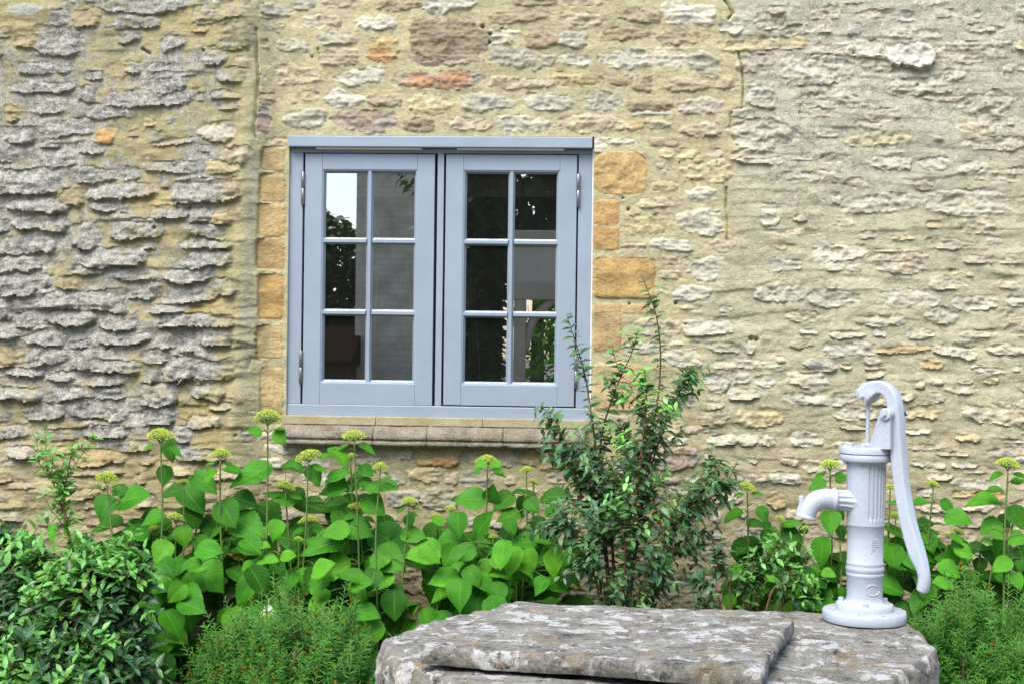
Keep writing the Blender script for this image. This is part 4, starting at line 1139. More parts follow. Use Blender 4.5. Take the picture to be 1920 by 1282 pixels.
def build_slab():
    zt = ZB + 0.058
    ca = [atZ(786, 1210, zt), atZ(962, 1124, zt), atZ(1489, 1158, zt), atZ(1422, 1252, zt)]   # front left, back left, back right, front right
    nu, nv = 150, 110
    u = np.linspace(0, 1, nu); v = np.linspace(0, 1, nv)
    U, Vv = np.meshgrid(u, v, indexing='ij')
    A, B, Cc, D = [np.array(p) for p in ca]
    Pt = ((1 - U)[..., None] * (1 - Vv)[..., None] * A + (1 - U)[..., None] * Vv[..., None] * B + U[..., None] * Vv[..., None] * Cc + U[..., None] * (1 - Vv)[..., None] * D)
    th = 0.047
    X, Y = Pt[..., 0].copy(), Pt[..., 1].copy()
    # ragged outline
    ed = np.minimum.reduce([U * 0.85, (1 - U) * 0.85, Vv * 0.65, (1 - Vv) * 0.65])
    k = sstep(0.10, 0.0, ed)
    wob = 0.013 * fbm(X, Y, 9, 4, 401); wob2 = 0.010 * fbm(X, Y, 11, 4, 403)
    bite = 0.022 * sstep(0.25, 0.5, fbm(X, Y, 5.0, 3, 405)) * sstep(0.12, 0, Vv)
    X = X + k * wob; Y = Y + k * wob2 + bite
    Zt = zt + 0.0045 * fbm(X, Y, 4, 4, 411) + 0.0028 * np.round(2.5 * fbm(X, Y * 1.5, 7, 4, 413)) * 0.7 + 0.0012 * fbm(X, Y, 70, 3, 415)
    Zt = Zt - 0.004 * sstep(0.007, 0.0, ed) - 0.0015 * sstep(0.035, 0, ed)
    Zb = np.full_like(Zt, zt - th) + 0.004 * fbm(X, Y, 6, 3, 417)
    verts = [np.stack([X, Y, Zt], -1).reshape(-1, 3)]
    idx = np.arange(nu * nv).reshape(nu, nv)
    faces = [np.stack([idx[:-1, :-1], idx[1:, :-1], idx[1:, 1:], idx[:-1, 1:]], -1).reshape(-1, 4)]
    # sides: several rows, rough split edge
    bd = np.concatenate([idx[:, 0], idx[-1, 1:], idx[::-1, -1][1:], idx[0, ::-1][1:-1]])
    bx, by, bz = X.reshape(-1)[bd], Y.reshape(-1)[bd], Zt.reshape(-1)[bd]
    cx, cy = X.mean(), Y.mean()
    off = nu * nv; nb = len(bd)
    s = np.arange(nb) * 0.02
    prev = bd
    for r, f in enumerate(np.linspace(0.12, 1, 8)):
        zz = bz * (1 - f) + (zt - th) * f
        rad = 0.004 * math.sin(f * 3.1) + 0.006 * fbm(s, np.full(nb, f * 0.12), 10, 4, 421) - 0.012 * f * f * (0.5 + 0.5 * vnoise(s * 2, np.full(nb, 1.3), 4))
        dx, dy = bx - cx, by - cy; ln_ = np.hypot(dx, dy)
        verts.append(np.stack([bx + dx / ln_ * rad, by + dy / ln_ * rad, zz], -1))
        cur = np.arange(off, off + nb); off += nb
        faces.append(np.stack([prev, np.roll(prev, -1), np.roll(cur, -1), cur], -1)); prev = cur
    Vx = np.concatenate(verts); Fx = np.concatenate(faces)
    me = np_mesh('stone_slab', Vx, Fx, True)
    bm = bmesh.new(); bm.from_mesh(me)
    es = [e for e in bm.edges if e.is_boundary]
    bmesh.ops.contextual_create(bm, geom=es)
    bmesh.ops.recalc_face_normals(bm, faces=bm.faces[:]); bm.to_mesh(me); bm.free()
    me.set_sharp_from_angle(angle=R(48))
    o = link('stone_slab', me, None, M['slab'])
    tag(o, 'flat grey stone slab blotched with white lichen, lying across the well stone', 'stone slab', kind='thing')
build_slab()

def lathe(prof, cx, cy, seg=64, fn=None):
    """prof [(r, z)] -> verts, faces; fn(angle, r, z) -> r"""
    V = []; Fc = []
    for (r, z) in prof:
        for k in range(seg):
            a = 2 * math.pi * k / seg
            rr = fn(a, r, z) if fn else r
            V.append((cx + math.cos(a) * rr, cy + math.sin(a) * rr, z))
    n = len(prof)
    for i in range(n - 1):
        for k in range(seg):
            k2 = (k + 1) % seg
            Fc.append((i * seg + k, i * seg + k2, (i + 1) * seg + k2, (i + 1) * seg + k))
    for i, flip in ((0, True), (n - 1, False)):
        c = len(V); V.append((cx, cy, prof[i][1]))
        for k in range(seg):
            k2 = (k + 1) % seg
            a, b = i * seg + k, i * seg + k2
            Fc.append((c, b, a) if flip else (c, a, b))
    return V, Fc

def build_pump():
    ax, ay = PUMP.x, PUMP.y
    depth = (CAMROT.transposed() @ (PUMP - CAMLOC)).z * -1
    S = depth / F                                     # metres per photograph pixel at the axis
    zp = lambda py: atPlane(1621, py, PUMP, (CAMROT @ Vector((0, 0, 1))).normalized()).z
    mp = M['pump']
    root = tag(empty('hand_pump', (ax, ay, ZB)), 'pale blue white cast iron hand pump with curved handle and spout', 'pump', kind='thing')
    def part(name, mb, parent=root, bevel=None, smooth=True):
        me = mb.mesh(name, smooth) if isinstance(mb, MB) else mb
        o = link(name, me, parent, mp)
        if smooth:
            try: me.set_sharp_from_angle(angle=R(40))
            except Exception: pass
        return o
    # --- base
    z0 = ZB + 0.001
    mb = MB(); mb.add(*lathe([(76*S, z0), (77.3*S, z0+0.004), (77.3*S, z0+0.026), (75.8*S, z0+0.0295), (56*S, z0+0.0305)], ax, ay, 72, lambda a, r, z: r*(1+0.004*math.sin(a*5)+0.003*math.sin(a*11)))); part('base_plate', mb)
    mb = MB(); mb.add(*lathe([(53*S, z0+0.0300), (53.2*S, z0+0.047), (52*S, z0+0.0495), (38*S, z0+0.053), (35*S, z0+0.058), (33.8*S, z0+0.066), (33.5*S, z0+0.07)], ax, ay, 64)); part('base_flange', mb)
    zb = z0 + 0.049
    def hexbolt(x, y, z, r, h, parent=root, name='bolt', axis=Vector((0, 0, 1)), washer=True):
        mb = MB(); q = axis.to_track_quat('Z', 'Y')
        def ring(rad, hh, n, ph=0): return [Vector((x, y, z)) + q @ Vector((math.cos(2*math.pi*k/n+ph)*rad, math.sin(2*math.pi*k/n+ph)*rad, hh)) for k in range(n)]
        def stack(rs, n):
            V = []; Fc = []
            for rad, hh in rs: V += ring(rad, hh, n)
            for i in range(len(rs)-1):
                for k in range(n):
                    k2 = (k+1) % n; Fc.append((i*n+k, i*n+k2, (i+1)*n+k2, (i+1)*n+k))
            Fc.append(tuple(range((len(rs)-1)*n, len(rs)*n))); return V, Fc
        if washer: mb.add(*stack([(r*1.35, -0.001), (r*1.35, h*0.22), (r*1.25, h*0.26)], 20))
        V, Fc = stack([(r, h*0.2), (r, h*0.82), (r*0.86, h)], 6)
        o_ = len(mb.v); mb.v += [tuple(p) for p in V]; mb.f += [tuple(i+o_ for i in f) for f in Fc]
        return part(name, mb, parent, smooth=False)
    for a in (158, 22, 262):
        hexbolt(ax+math.cos(R(a))*44*S, ay+math.sin(R(a))*44*S, zb, 0.0085, 0.013)
    for a in (250, 292, 330, 195, 40):
        hexbolt(ax+math.cos(R(a))*63*S, ay+math.sin(R(a))*63*S, z0+0.0298, 0.0042, 0.005, washer=False, name='screw')
    # --- barrel
    ztop = zp(862); zl = zp(983); zr = zp(1063)
    prof = [(33.4*S, z0+0.060), (33.2*S, zp(1110)), (33.2*S, zp(1079)), (34.6*S, zp(1077)), (35.0*S, zp(1073.5)), (33.6*S, zp(1071)), (33.8*S, zp(1070)), (35.8*S, zp(1067)), (36.0*S, zp(1062)), (34.0*S, zp(1058)), (34.2*S, zp(1057)), (35.0*S, zp(1054.5)), (34.6*S, zp(1052)), (33.4*S, zp(1050)),
            (33.4*S, zp(1010)), (33.6*S, zp(986)), (34.8*S, zp(984.5)), (35.4*S, zp(981))]
    mb = MB(); mb.add(*lathe(prof, ax, ay, 72)); part('lower_barrel', mb)
    def flute(a, r, z):
        # vertical flutes over the right front, plain round the spout
        zt, zbm = zp(868), zp(973)
        if not (zbm < z < zt): return r
        deg = math.degrees(a) % 360
        if 265 <= deg <= 360 or deg <= 100:
            ph = ((deg - 265) % 360) / 13.5
            f = abs((ph % 1) - 0.5)
            g = max(0.0, min(1.0, (0.36 - f) / 0.14))
            fade = min(1, (zt - z) / (6*S), (z - zbm) / (6*S))
            return r - 2.6*S*g*max(0, fade)
        return r
    rows = np.linspace(0, 1, 40)
    zA, zB_ = zp(979), zp(863)
    prof = [(35.4*S, zp(981.5)), (35.6*S, zA)] + [((34.6 + 2.0*f)*S, zA + (zB_-zA)*f) for f in rows]
    prof = [(35.6*S, zp(982))] + prof[1:] + [(36.8*S, zp(862))]
    mb = MB(); mb.add(*lathe(prof, ax, ay, 320, flute)); part('fluted_barrel', mb)
    # --- top flanges
    zf0, zf1, zf2 = zp(863), zp(849.5), zp(836)
    mb = MB(); mb.add(*lathe([(38*S, zf0-0.006), (39*S, zf0), (48.2*S, zf0+0.001), (49.6*S, zf0+0.004), (49.6*S, zf1-0.003), (48.6*S, zf1-0.0008)], ax, ay, 72)); part('lower_flange', mb)
    mb = MB(); mb.add(*lathe([(48.6*S, zf1+0.0004), (50.2*S, zf1+0.0025), (50.4*S, zf2-0.003), (49.2*S, zf2), (20*S, zf2+0.001)], ax, ay, 72)); part('cap_flange', mb)
    for a in (150, 205, 250):
        hexbolt(ax+math.cos(R(a))*37*S, ay+math.sin(R(a))*37*S, zf2, 0.009, 0.011)
    mb = MB(); mb.add(*lathe([(12*S, zf2-0.001), (12*S, zf2+0.006), (9*S, zf2+0.010), (6*S, zf2+0.0105)], ax+2*S, ay-3*S, 24)); part('rod_gland', mb)
    hexbolt(ax-39*S, ay-8*S, zf0-0.012, 0.008, 0.012, washer=False)
    # --- handle plane: turned about the axis, grip towards the viewer on the right
    PHI = R(40)
    e = Vector((math.cos(PHI), -math.sin(PHI), 0)); nrm = Vector((-math.sin(PHI), -math.cos(PHI), 0))   # nrm points to the viewer's left
    pA = Vector((ax, ay, 0))
    onp = lambda px, py, off=0.0: atPlane(px, py, pA + nrm * off, nrm)
    # piston rod
    mb = MB(); mb.tube([onp(1627.5, 755), onp(1627.3, 790), onp(1626.5, 838)], [3.7*S, 3.7*S, 3.7*S], 14); part('piston_rod', mb)
    # handle: I-section bar swept along the photographed curve
    cl = [(1622,746,17.5),(1626,739,19),(1634,731,18),(1646,725.5,14),(1659,727,12.5),(1670,736,12.5),(1677,752,13),(1680,775,13.2),(1682.5,810,13.2),(1686,860,13.2),(1692,915,13),(1700,962,13.2),(1709,1000,13.6),(1720,1036,13.8),(1729,1062,12.5),(1733,1082,11.8),(1731.5,1099,12.2),(1728.5,1108,11.5)]
    # refine
    C3 = catmull([onp(a, b) for a, b, c in cl], 8)
    rad = np.interp(np.linspace(0, len(cl)-1, len(C3)), np.arange(len(cl)), [c for a, b, c in cl])
    mb = MB(); V = []; Fc = []
    npt = 20; nC = len(C3)
    for i, p in enumerate(C3):
        t = (C3[min(i+1, nC-1)] - C3[max(i-1, 0)]).normalized()
        b = t.cross(nrm).normalized()                 # in-plane normal
        f = i / (nC-1)
        w_ = rad[i]*S*1.02; th_ = rad[i]*S*0.92       # half width along nrm, half thickness in plane
        rnd = sstep(0.72, 0.86, f); groove = (1 - rnd) * sstep(0.05, 0.15, f) * 0.30
        if i == nC-1: w_ *= 0.72; th_ *= 0.72
        if i == nC-2: w_ *= 0.9; th_ *= 0.9
        for k in range(npt):
            a = 2*math.pi*k/npt + math.pi/npt
            c, s = math.cos(a), math.sin(a)
            ex = 2.0/(5.5*(1-rnd)+2.2*rnd)
            cx_, sx_ = math.copysign(abs(c)**ex, c), math.copysign(abs(s)**ex, s)
            g = 1 - groove*max(0, 1-abs(sx_)*1.6) if abs(cx_) > 0.8 else 1
            V.append(p + nrm*(cx_*w_*g) + b*(sx_*th_))
    for i in range(nC-1):
        for k in range(npt):
            k2 = (k+1) % npt; Fc.append((i*npt+k, i*npt+k2, (i+1)*npt+k2, (i+1)*npt+k))
    mb.add(V, Fc)
    mb.v.append(tuple(C3[0] + (C3[0]-C3[1]).normalized()*3*S)); c0 = len(mb.v)-1
    mb.v.append(tuple(C3[-1] + (C3[-1]-C3[-2]).normalized()*5*S)); c1 = len(mb.v)-1
    for k in range(npt):
        k2 = (k+1) % npt
        mb.f.append((c0, k2, k)); mb.f.append((c1, (nC-1)*npt+k, (nC-1)*npt+k2))
    hd = part('handle', mb)
    hexbolt(*(onp(1625, 742, 0) + nrm*19*S), 0.0062, 0.009, parent=hd, axis=nrm)
    # forked bearing bracket beside the handle
    off = 22*S
    outl = [(1631.5,841),(1636,829),(1641,812),(1646.5,796),(1651,786),(1652.5,774),(1659,766),(1666,766),(1671,774),(1671,788),(1671,810),(1671,841)]
    mb = MB()
    def slab_poly(pts, o0, o1):
        A_ = [onp(px, py, off) + nrm*o0 for px, py in pts]; B_ = [onp(px, py, off) + nrm*o1 for px, py in pts]
        n = len(pts); o_ = len(mb.v)
        mb.v += [tuple(p) for p in A_] + [tuple(p) for p in B_]
        mb.f.append(tuple(o_+i for i in range(n))); mb.f.append(tuple(o_+n+i for i in reversed(range(n))))
        for i in range(n):
            j = (i+1) % n; mb.f.append((o_+i, o_+n+i, o_+n+j, o_+j))
    slab_poly(outl, -4.5*S, 4.0*S)
    # rib along the leading edge
    rib = [onp(px, py, off) for px, py in [(1630,842),(1637,829),(1643,812),(1648,795),(1653,781)]]
    mb.tube(catmull(rib, 4), [5.2*S]*17, 8)
    me = mb.mesh('bracket', False)
    bm = bmesh.new(); bm.from_mesh(me); bmesh.ops.recalc_face_normals(bm, faces=bm.faces[:]); bm.to_mesh(me); bm.free()
    br = part('bracket', me, smooth=False)
    bc = onp(1663, 776, off)
    mb = MB(); mb.tube([bc - nrm*11*S, bc - nrm*9.5*S, bc + nrm*7.5*S, bc + nrm*9*S], [10*S, 11.4*S, 11.4*S, 9.8*S], 24)
    part('bearing_boss', mb, br)
    hexbolt(*(bc + nrm*9*S), 0.0066, 0.010, parent=br, axis=nrm, washer=False)
    hexbolt(*(onp(1688, 776, 0) - nrm*14*S), 0.0075, 0.014, parent=br, axis=-nrm, washer=False, name='pivot_nut')
    # --- spout, towards the left and slightly forward
    TH = R(8); d = Vector((-math.cos(TH), -math.sin(TH), 0)); n2 = Vector((-math.sin(TH), math.cos(TH), 0))
    ons = lambda px, py: atPlane(px, py, pA, n2)
    mb = MB()
    P = catmull([ons(1614, 938), ons(1602, 938), ons(1590, 937.5), ons(1576, 936.5), ons(1563, 935.5)], 8)
    V = []; Fc = []; ns = 96
    rr = np.interp(np.linspace(0, 1, len(P)), [0, .2, .42, .62, 1], [30, 29, 22.5, 19.5, 18.6])
    for i, p in enumerate(P):
        t = (P[min(i+1, len(P)-1)] - P[max(i-1, 0)]).normalized(); up = Vector((0, 0, 1)); up = (up - t*up.dot(t)).normalized(); sd = t.cross(up)
        for k in range(ns):
            a = 2*math.pi*k/ns
            g = max(0, min(1, (0.36-abs(((a*12/(2*math.pi)) % 1)-0.5))/0.14)); f = i/(len(P)-1)
            r = (rr[i] - 2.0*g*sstep(0.30, 0.5, f)*sstep(1.0, 0.95, f))*S
            V.append(p + (up*math.cos(a)+sd*math.sin(a))*r)
    for i in range(len(P)-1):
        for k in range(ns):
            k2 = (k+1) % ns; Fc.append((i*ns+k, i*ns+k2, (i+1)*ns+k2, (i+1)*ns+k))
    mb.add(V, Fc); sp = part('spout_root', mb)
    path = [ons(1567, 935.8), ons(1560, 935.3), ons(1550, 934.2), ons(1538, 935.5), ons(1527, 940.5), ons(1518, 950), ons(1512, 962), ons(1509.3, 970.5)]
    P = catmull(path, 6); L_ = len(P)
    rads = list(np.interp(np.linspace(0, 1, L_), [0, .03, .07, .13, .17, .3, .5, .75, .90, .93, .97, 1.0], [19.5, 21.6, 22, 21.4, 19.4, 19, 18.2, 17.4, 17.2, 19.0, 19.4, 18.6])*S)
    # hollow mouth
    mb = MB(); tin = P[::-1][:10]
    VV, FF = tube_arrays(P, rads, 40, closed_ends=False); mb.add(VV, FF)
    VI, FI = tube_arrays(tin, [rads[-1]*0.86]*len(tin), 40, closed_ends=False)
    oi = len(mb.v); mb.add(VI, [tuple(reversed(f)) for f in FI])
    last = (L_-1)*40
    # join rim: nearest vertices ring to ring
    for k in range(40):
        a0, a1 = last+k, last+(k+1) % 40
        def near(ai): return min(range(40), key=lambda j: (Vector(mb.v[oi+j])-Vector(mb.v[ai])).length)
        mb.f.append((a0, a1, oi+near(a1), oi+near(a0)) if near(a0) != near(a1) else (a0, a1, oi+near(a0)))
    me = mb.mesh('spout'); bm = bmesh.new(); bm.from_mesh(me); bmesh.ops.recalc_face_normals(bm, faces=bm.faces[:]); bm.to_mesh(me); bm.free()
    part('spout', me)
    mb = MB()
    hk = catmull([ons(1499, 965), ons(1500.5, 955), ons(1503, 945), ons(1502.5, 935), ons(1502.5, 928)], 5)
    mb.tube(hk, [4.5*S*(1+0.5*(1-i/len(hk))) if i < len(hk)-1 else 3.2*S for i in range(len(hk))], 12)
    mb.tube(catmull([ons(1503, 946), ons(1508, 951), ons(1513, 956)], 4), [4.2*S]*9, 10)
    part('bucket_hook', mb)
    # --- cast marks on the barrel
    def on_barrel(px, py, r):
        # surface point of the barrel seen at this pixel
        dd = ray(px, py); o = CAMLOC; dx, dy = dd.x, dd.y; fx, fy = o.x-ax, o.y-ay
        A_ = dx*dx+dy*dy; B_ = 2*(fx*dx+fy*dy); C_ = fx*fx+fy*fy-r*r
        t_ = (-B_-math.sqrt(max(0, B_*B_-4*A_*C_)))/(2*A_); return o+dd*t_
    rb = 33.4*S
    mk = MB()
    for seq in ([(1635,1010.5),(1635,1022),(1633.8,1036)], [(1636.5,1012),(1642,1012.3),(1647,1012.5)], [(1636.5,1016),(1642,1016.3),(1647,1016.5)], [(1636.5,1020),(1642,1020.2),(1647,1020.3)], [(1636.5,1024),(1642,1024),(1647,1024)], [(1647.3,1012.5),(1647.3,1019),(1647.2,1024)], [(1637.5,1028),(1637.3,1031.5),(1637.2,1033.5)], [(1634.5,1036),(1632.8,1036.5)], [(1637,1028),(1640,1027.6)], [(1635,1010.5),(1633,1010.2)]):
        mk.tube([on_barrel(a, b, rb) for a, b in seq], 1.0*S, 6)
    part('cast_flag_mark', mk)
    mk = MB()
    ov = [(1636+12.6*math.cos(2*math.pi*k/36), 1106.5+10.0*math.sin(2*math.pi*k/36)) for k in range(37)]
    mk.tube([on_barrel(a, b, rb) for a, b in ov], 1.25*S, 6)
    for row, x0, x1, yy in ((0, 1631, 1641, 1102), (1, 1628.5, 1644, 1107), (2, 1632, 1641, 1111.5)):
        n_ = int((x1-x0)/2.0)
        for i in range(n_):
            x = x0 + (x1-x0)*(i+0.5)/n_
            mk.tube([on_barrel(x-0.5, yy-1.6+(i % 3)*0.5, rb), on_barrel(x+0.5*((i % 2)*2-1), yy+1.5-(i % 2)*0.6, rb)], 0.55*S, 5)
    part('maker_badge', mk)
build_pump()
# ------------------------------------------------------------------ hydrangeas
def hyd_leaf_mesh(seed):
    rr = np.random.RandomState(seed)
    nt, nu = 21, 9
    t = np.linspace(0, 1, nt); u = np.linspace(-1, 1, nu)
    asp = rr.uniform(0.80, 0.98)
    w = 0.5 * asp * np.power(np.clip(np.sin(math.pi * np.power(t, 0.62)), 0, 1), 0.78)
    w = w * (1 - 0.30 * t ** 2) * (1 - 0.35 * sstep(0.78, 1.0, t))
    w[0] = 0.012; w[-1] = 0.004
    saw = np.array([0, 1] * nt)[:nt] * 0.085 + rr.uniform(-0.025, 0.025, nt)
    T, U = np.meshgrid(t, u, indexing='ij')
    Wd = np.repeat(w[:, None], nu, 1)
    edge = (np.abs(U) > 0.99)
    X = U * Wd * (1 + edge * saw[:, None])
    Y = T.copy()
    # heart shaped base: outer parts reach back past the petiole
    Y = Y - 0.10 * np.abs(U) ** 1.5 * np.exp(-(T / 0.16) ** 2) + 0.05 * edge * saw[:, None]
    fold = rr.uniform(0.10, 0.28); droop = rr.uniform(0.10, 0.34); twist = rr.uniform(-0.25, 0.25)
    Zz = fold * np.abs(X) - droop * T ** 2 * 0.8 + twist * X * T
    vein = np.cos((T - 0.62 * 0.5 * np.abs(U)) * 8 * 2 * math.pi)
    Zz += 0.012 * vein * (np.abs(U) ** 0.8) * (Wd / 0.45) + 0.018 * np.sin(T * 9 + seed) * U * np.abs(U)
    Zz += 0.03 * np.sin(T * 6 + seed * 1.7) * U ** 2
    V = np.stack([X, Y, Zz], -1).reshape(-1, 3)
    UV = np.stack([0.5 + 0.5 * U * 1.0, T], -1).reshape(-1, 2)
    idx = np.arange(nt * nu).reshape(nt, nu)
    q = np.stack([idx[:-1, :-1], idx[:-1, 1:], idx[1:, 1:], idx[1:, :-1]], -1).reshape(-1, 4)
    me = np_mesh('hydrangea_leaf', V, q, True, None, 'tint', UV)
    me.materials.append(M['hyd'])
    return me
LEAF_MESHES = [hyd_leaf_mesh(i) for i in range(9)]

def flower_mesh(seed, ripe=1.0):
    rr = random.Random(seed); mb = MB()
    g = lambda: (0.40 + rr.uniform(-.07, .12), 0.54 + rr.uniform(-.08, .10), 0.05 + rr.uniform(-.02, .05))
    for i in range(7):                                # main rays of the corymb
        a = rr.uniform(0, 6.28); r = rr.uniform(.3, .7)
        mb.tube([(0, 0, -0.55), (math.cos(a)*r*.5, math.sin(a)*r*.5, -0.25), (math.cos(a)*r, math.sin(a)*r, 0.02)], [0.045, 0.03, 0.02], 4, (0.20, 0.30, 0.07))
    n = 330
    for i in range(n):
        r = math.sqrt((i + 0.5) / n); a = i * 2.399963 + rr.uniform(-.2, .2)
        r = min(1.02, r + rr.uniform(-.05, .05))
        lobes = 1 + 0.08 * math.sin(a * 5 + seed)
        x, y = math.cos(a) * r * lobes, math.sin(a) * r * lobes
        z = 0.62 * (1 - r ** 2.4) + rr.uniform(-.06, .08) - 0.18
        s = rr.uniform(.034, .062)
        c = g()
        V = [(x + s, y, z), (x - s, y, z), (x, y + s, z), (x, y - s, z), (x, y, z + s * 1.1), (x, y, z - s)]
        mb.add(V, [(0, 2, 4), (2, 1, 4), (1, 3, 4), (3, 0, 4), (2, 0, 5), (1, 2, 5), (3, 1, 5), (0, 3, 5)], c)
        if i % 3 == 0:
            mb.tube([(x * .45, y * .45, -0.30), (x, y, z - s)], [0.012, 0.010], 3, (0.24, 0.34, 0.07))
    me = mb.mesh('flower_head'); return me
def mat_bud():
    t = NT('green_flower_buds')
    m = t.fin(t.attr('tint'), 0.6, 0.3)
    return m
M['bud'] = mat_bud()
FLOWERS = [flower_mesh(i) for i in range(4)]
for f_ in FLOWERS: f_.materials.append(M['bud'])

GROUND_Z = 0.04
class Hydrangea:
    def __init__(self, name_label, cx, stems_base, group='hydrangeas along the wall'):
        self.root = tag(empty('hydrangea', (cx, 5.2, GROUND_Z)), name_label, 'hydrangea', group)
        self.stems = []      # list of (points, MB)
        self.rr = random.Random(int(abs(cx) * 1000) + 5)
        self.bases = stems_base
        self.nleaf = 0
    def stem(self, px, py, Y, r=0.0036, lean=None):
        top = atY(px, py, Y)
        b = min(self.bases, key=lambda q: abs(q - top.x))
        base = Vector((b + (top.x - b) * 0.30 + self.rr.uniform(-.05, .05), min(5.42, Y + self.rr.uniform(-.03, .14)), GROUND_Z - 0.02))
        h = top.z - base.z
        m1 = base + (top - base) * 0.4 + Vector((self.rr.uniform(-.02, .02) - (top.x - base.x) * 0.10, self.rr.uniform(-.02, .02), 0))
        m2 = base + (top - base) * 0.75 + Vector((self.rr.uniform(-.012, .012) - (top.x - base.x) * 0.05, 0, 0))
        P = catmull([base, m1, m2, top], 8)
        mb = MB(); mb.tube(P, [r * (1.35 - 0.55 * i / len(P)) for i in range(len(P))], 7)
        self.stems.append((P, mb))
        return P
    def flower(self, px, py, rpx, Y):
        P = self.stem(px, py + rpx * 0.3, Y)
        depth = Y / math.cos(0.05)
        s = rpx / F * depth * 1.06
        o = link('flower_head', FLOWERS[self.rr.randrange(4)])
        o.parent = self.root
        o.location = P[-1] + Vector((0, 0, s * 0.45)) - Vector(self.root.location)
        o.scale = (s, s, s * self.rr.uniform(.85, 1.05)); o.rotation_euler = (self.rr.uniform(.05, .45), self.rr.uniform(-.2, .2), self.rr.uniform(0, 6))
        # two small bracts under the head
        if rpx > 13:
            for sgn in (-1, 1):
                self.leaf_at(P[-1] + Vector((sgn * s * .5, -0.004, -s * .35)), Vector((sgn, -.3, self.rr.uniform(-.5, .2))), Vector((0, -.5, 1)), s * self.rr.uniform(.9, 1.5), 1, petiole=False, wide=.6)
        return P
    def leaf_at(self, base, d, n, L, tone, petiole=True, wide=1.0):
        if self.nleaf >= 295: return
        d = d.normalized(); n = (n - d * n.dot(d)).normalized(); x = d.cross(n)
        o = link('leaf', LEAF_MESHES[self.rr.randrange(len(LEAF_MESHES))])
        Mx = Matrix(((x.x, d.x, n.x), (x.y, d.y, n.y), (x.z, d.z, n.z))).to_4x4()
        o.parent = self.root
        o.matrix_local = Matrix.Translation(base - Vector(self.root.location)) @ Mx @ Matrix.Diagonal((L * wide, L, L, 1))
        k = {0: 0.58, 1: 1.0, 2: 1.42}[tone] * self.rr.uniform(.86, 1.14)  # tone 0 paints the shade between leaves into the leaf colour
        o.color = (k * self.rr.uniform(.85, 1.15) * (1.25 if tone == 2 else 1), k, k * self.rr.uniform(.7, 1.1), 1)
        self.nleaf += 1
        if petiole and self.stems:
            # petiole to the nearest stem a little lower down
            best = None
            for P, mb in self.stems:
                for q in P[3:]:
                    dd = (q - base).length + 0.6 * max(0, q.z - base.z) + (0.08 if q.z < base.z - 0.15 else 0)
                    if best is None or dd < best[0]: best = (dd, q, mb)
            if best and best[0] < 0.26:
                q, mb = best[1], best[2]
                mid = (q + base) / 2 + Vector((0, 0, 0.012))
                mb.tube(catmull([q, mid, base], 4), [0.0022, 0.002, 0.0019, 0.0019, 0.0019, 0.0018, 0.0017, 0.0017, 0.0016], 5)
    def leaf_px(self, px, py, lpx, ang, tone, Y):
        """leaf whose blade centre shows at this pixel; ang = direction of the tip (degrees, up = 90)"""
        rr = self.rr
        L = lpx / F * Y * 0.95
        a = R(ang)
        tow = rr.uniform(0.15, 0.55)                     # tip leans to the viewer
        d = Vector((math.cos(a), -tow, math.sin(a))).normalized()
        n = Vector((rr.uniform(-.5, .5), -rr.uniform(.25, .95), rr.uniform(.45, 1.1)))
        c = atY(px, py, Y)
        self.leaf_at(c - d * L * 0.5, d, n, L * 1.06, tone)
    def finish(self):
        for P, mb in self.stems:
            link('stem', mb.mesh('stem'), self.root, M['stem'])

def tile_leaves(H, lst, ox, oy, s, yfront=5.12, yback=5.40):
    for (x, y, L, a, tone) in lst:
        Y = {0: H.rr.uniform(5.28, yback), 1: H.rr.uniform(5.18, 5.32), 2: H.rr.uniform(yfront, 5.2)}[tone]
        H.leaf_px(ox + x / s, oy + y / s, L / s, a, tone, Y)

def fillers(H, x0, x1, y0, y1, n, top=None, tones=(0, 0, 0, 1)):
    rr = H.rr
    for i in range(n):
        px = rr.uniform(x0, x1); py = rr.uniform(y0, y1)
        if top and py < top(px): py = rr.uniform(top(px), y1)
        H.leaf_px(px, py, rr.uniform(44, 74), rr.choice([-90, -60, -120, -20, -160, 20, 160]) + rr.uniform(-25, 25), rr.choice(tones), rr.uniform(5.26, 5.42))

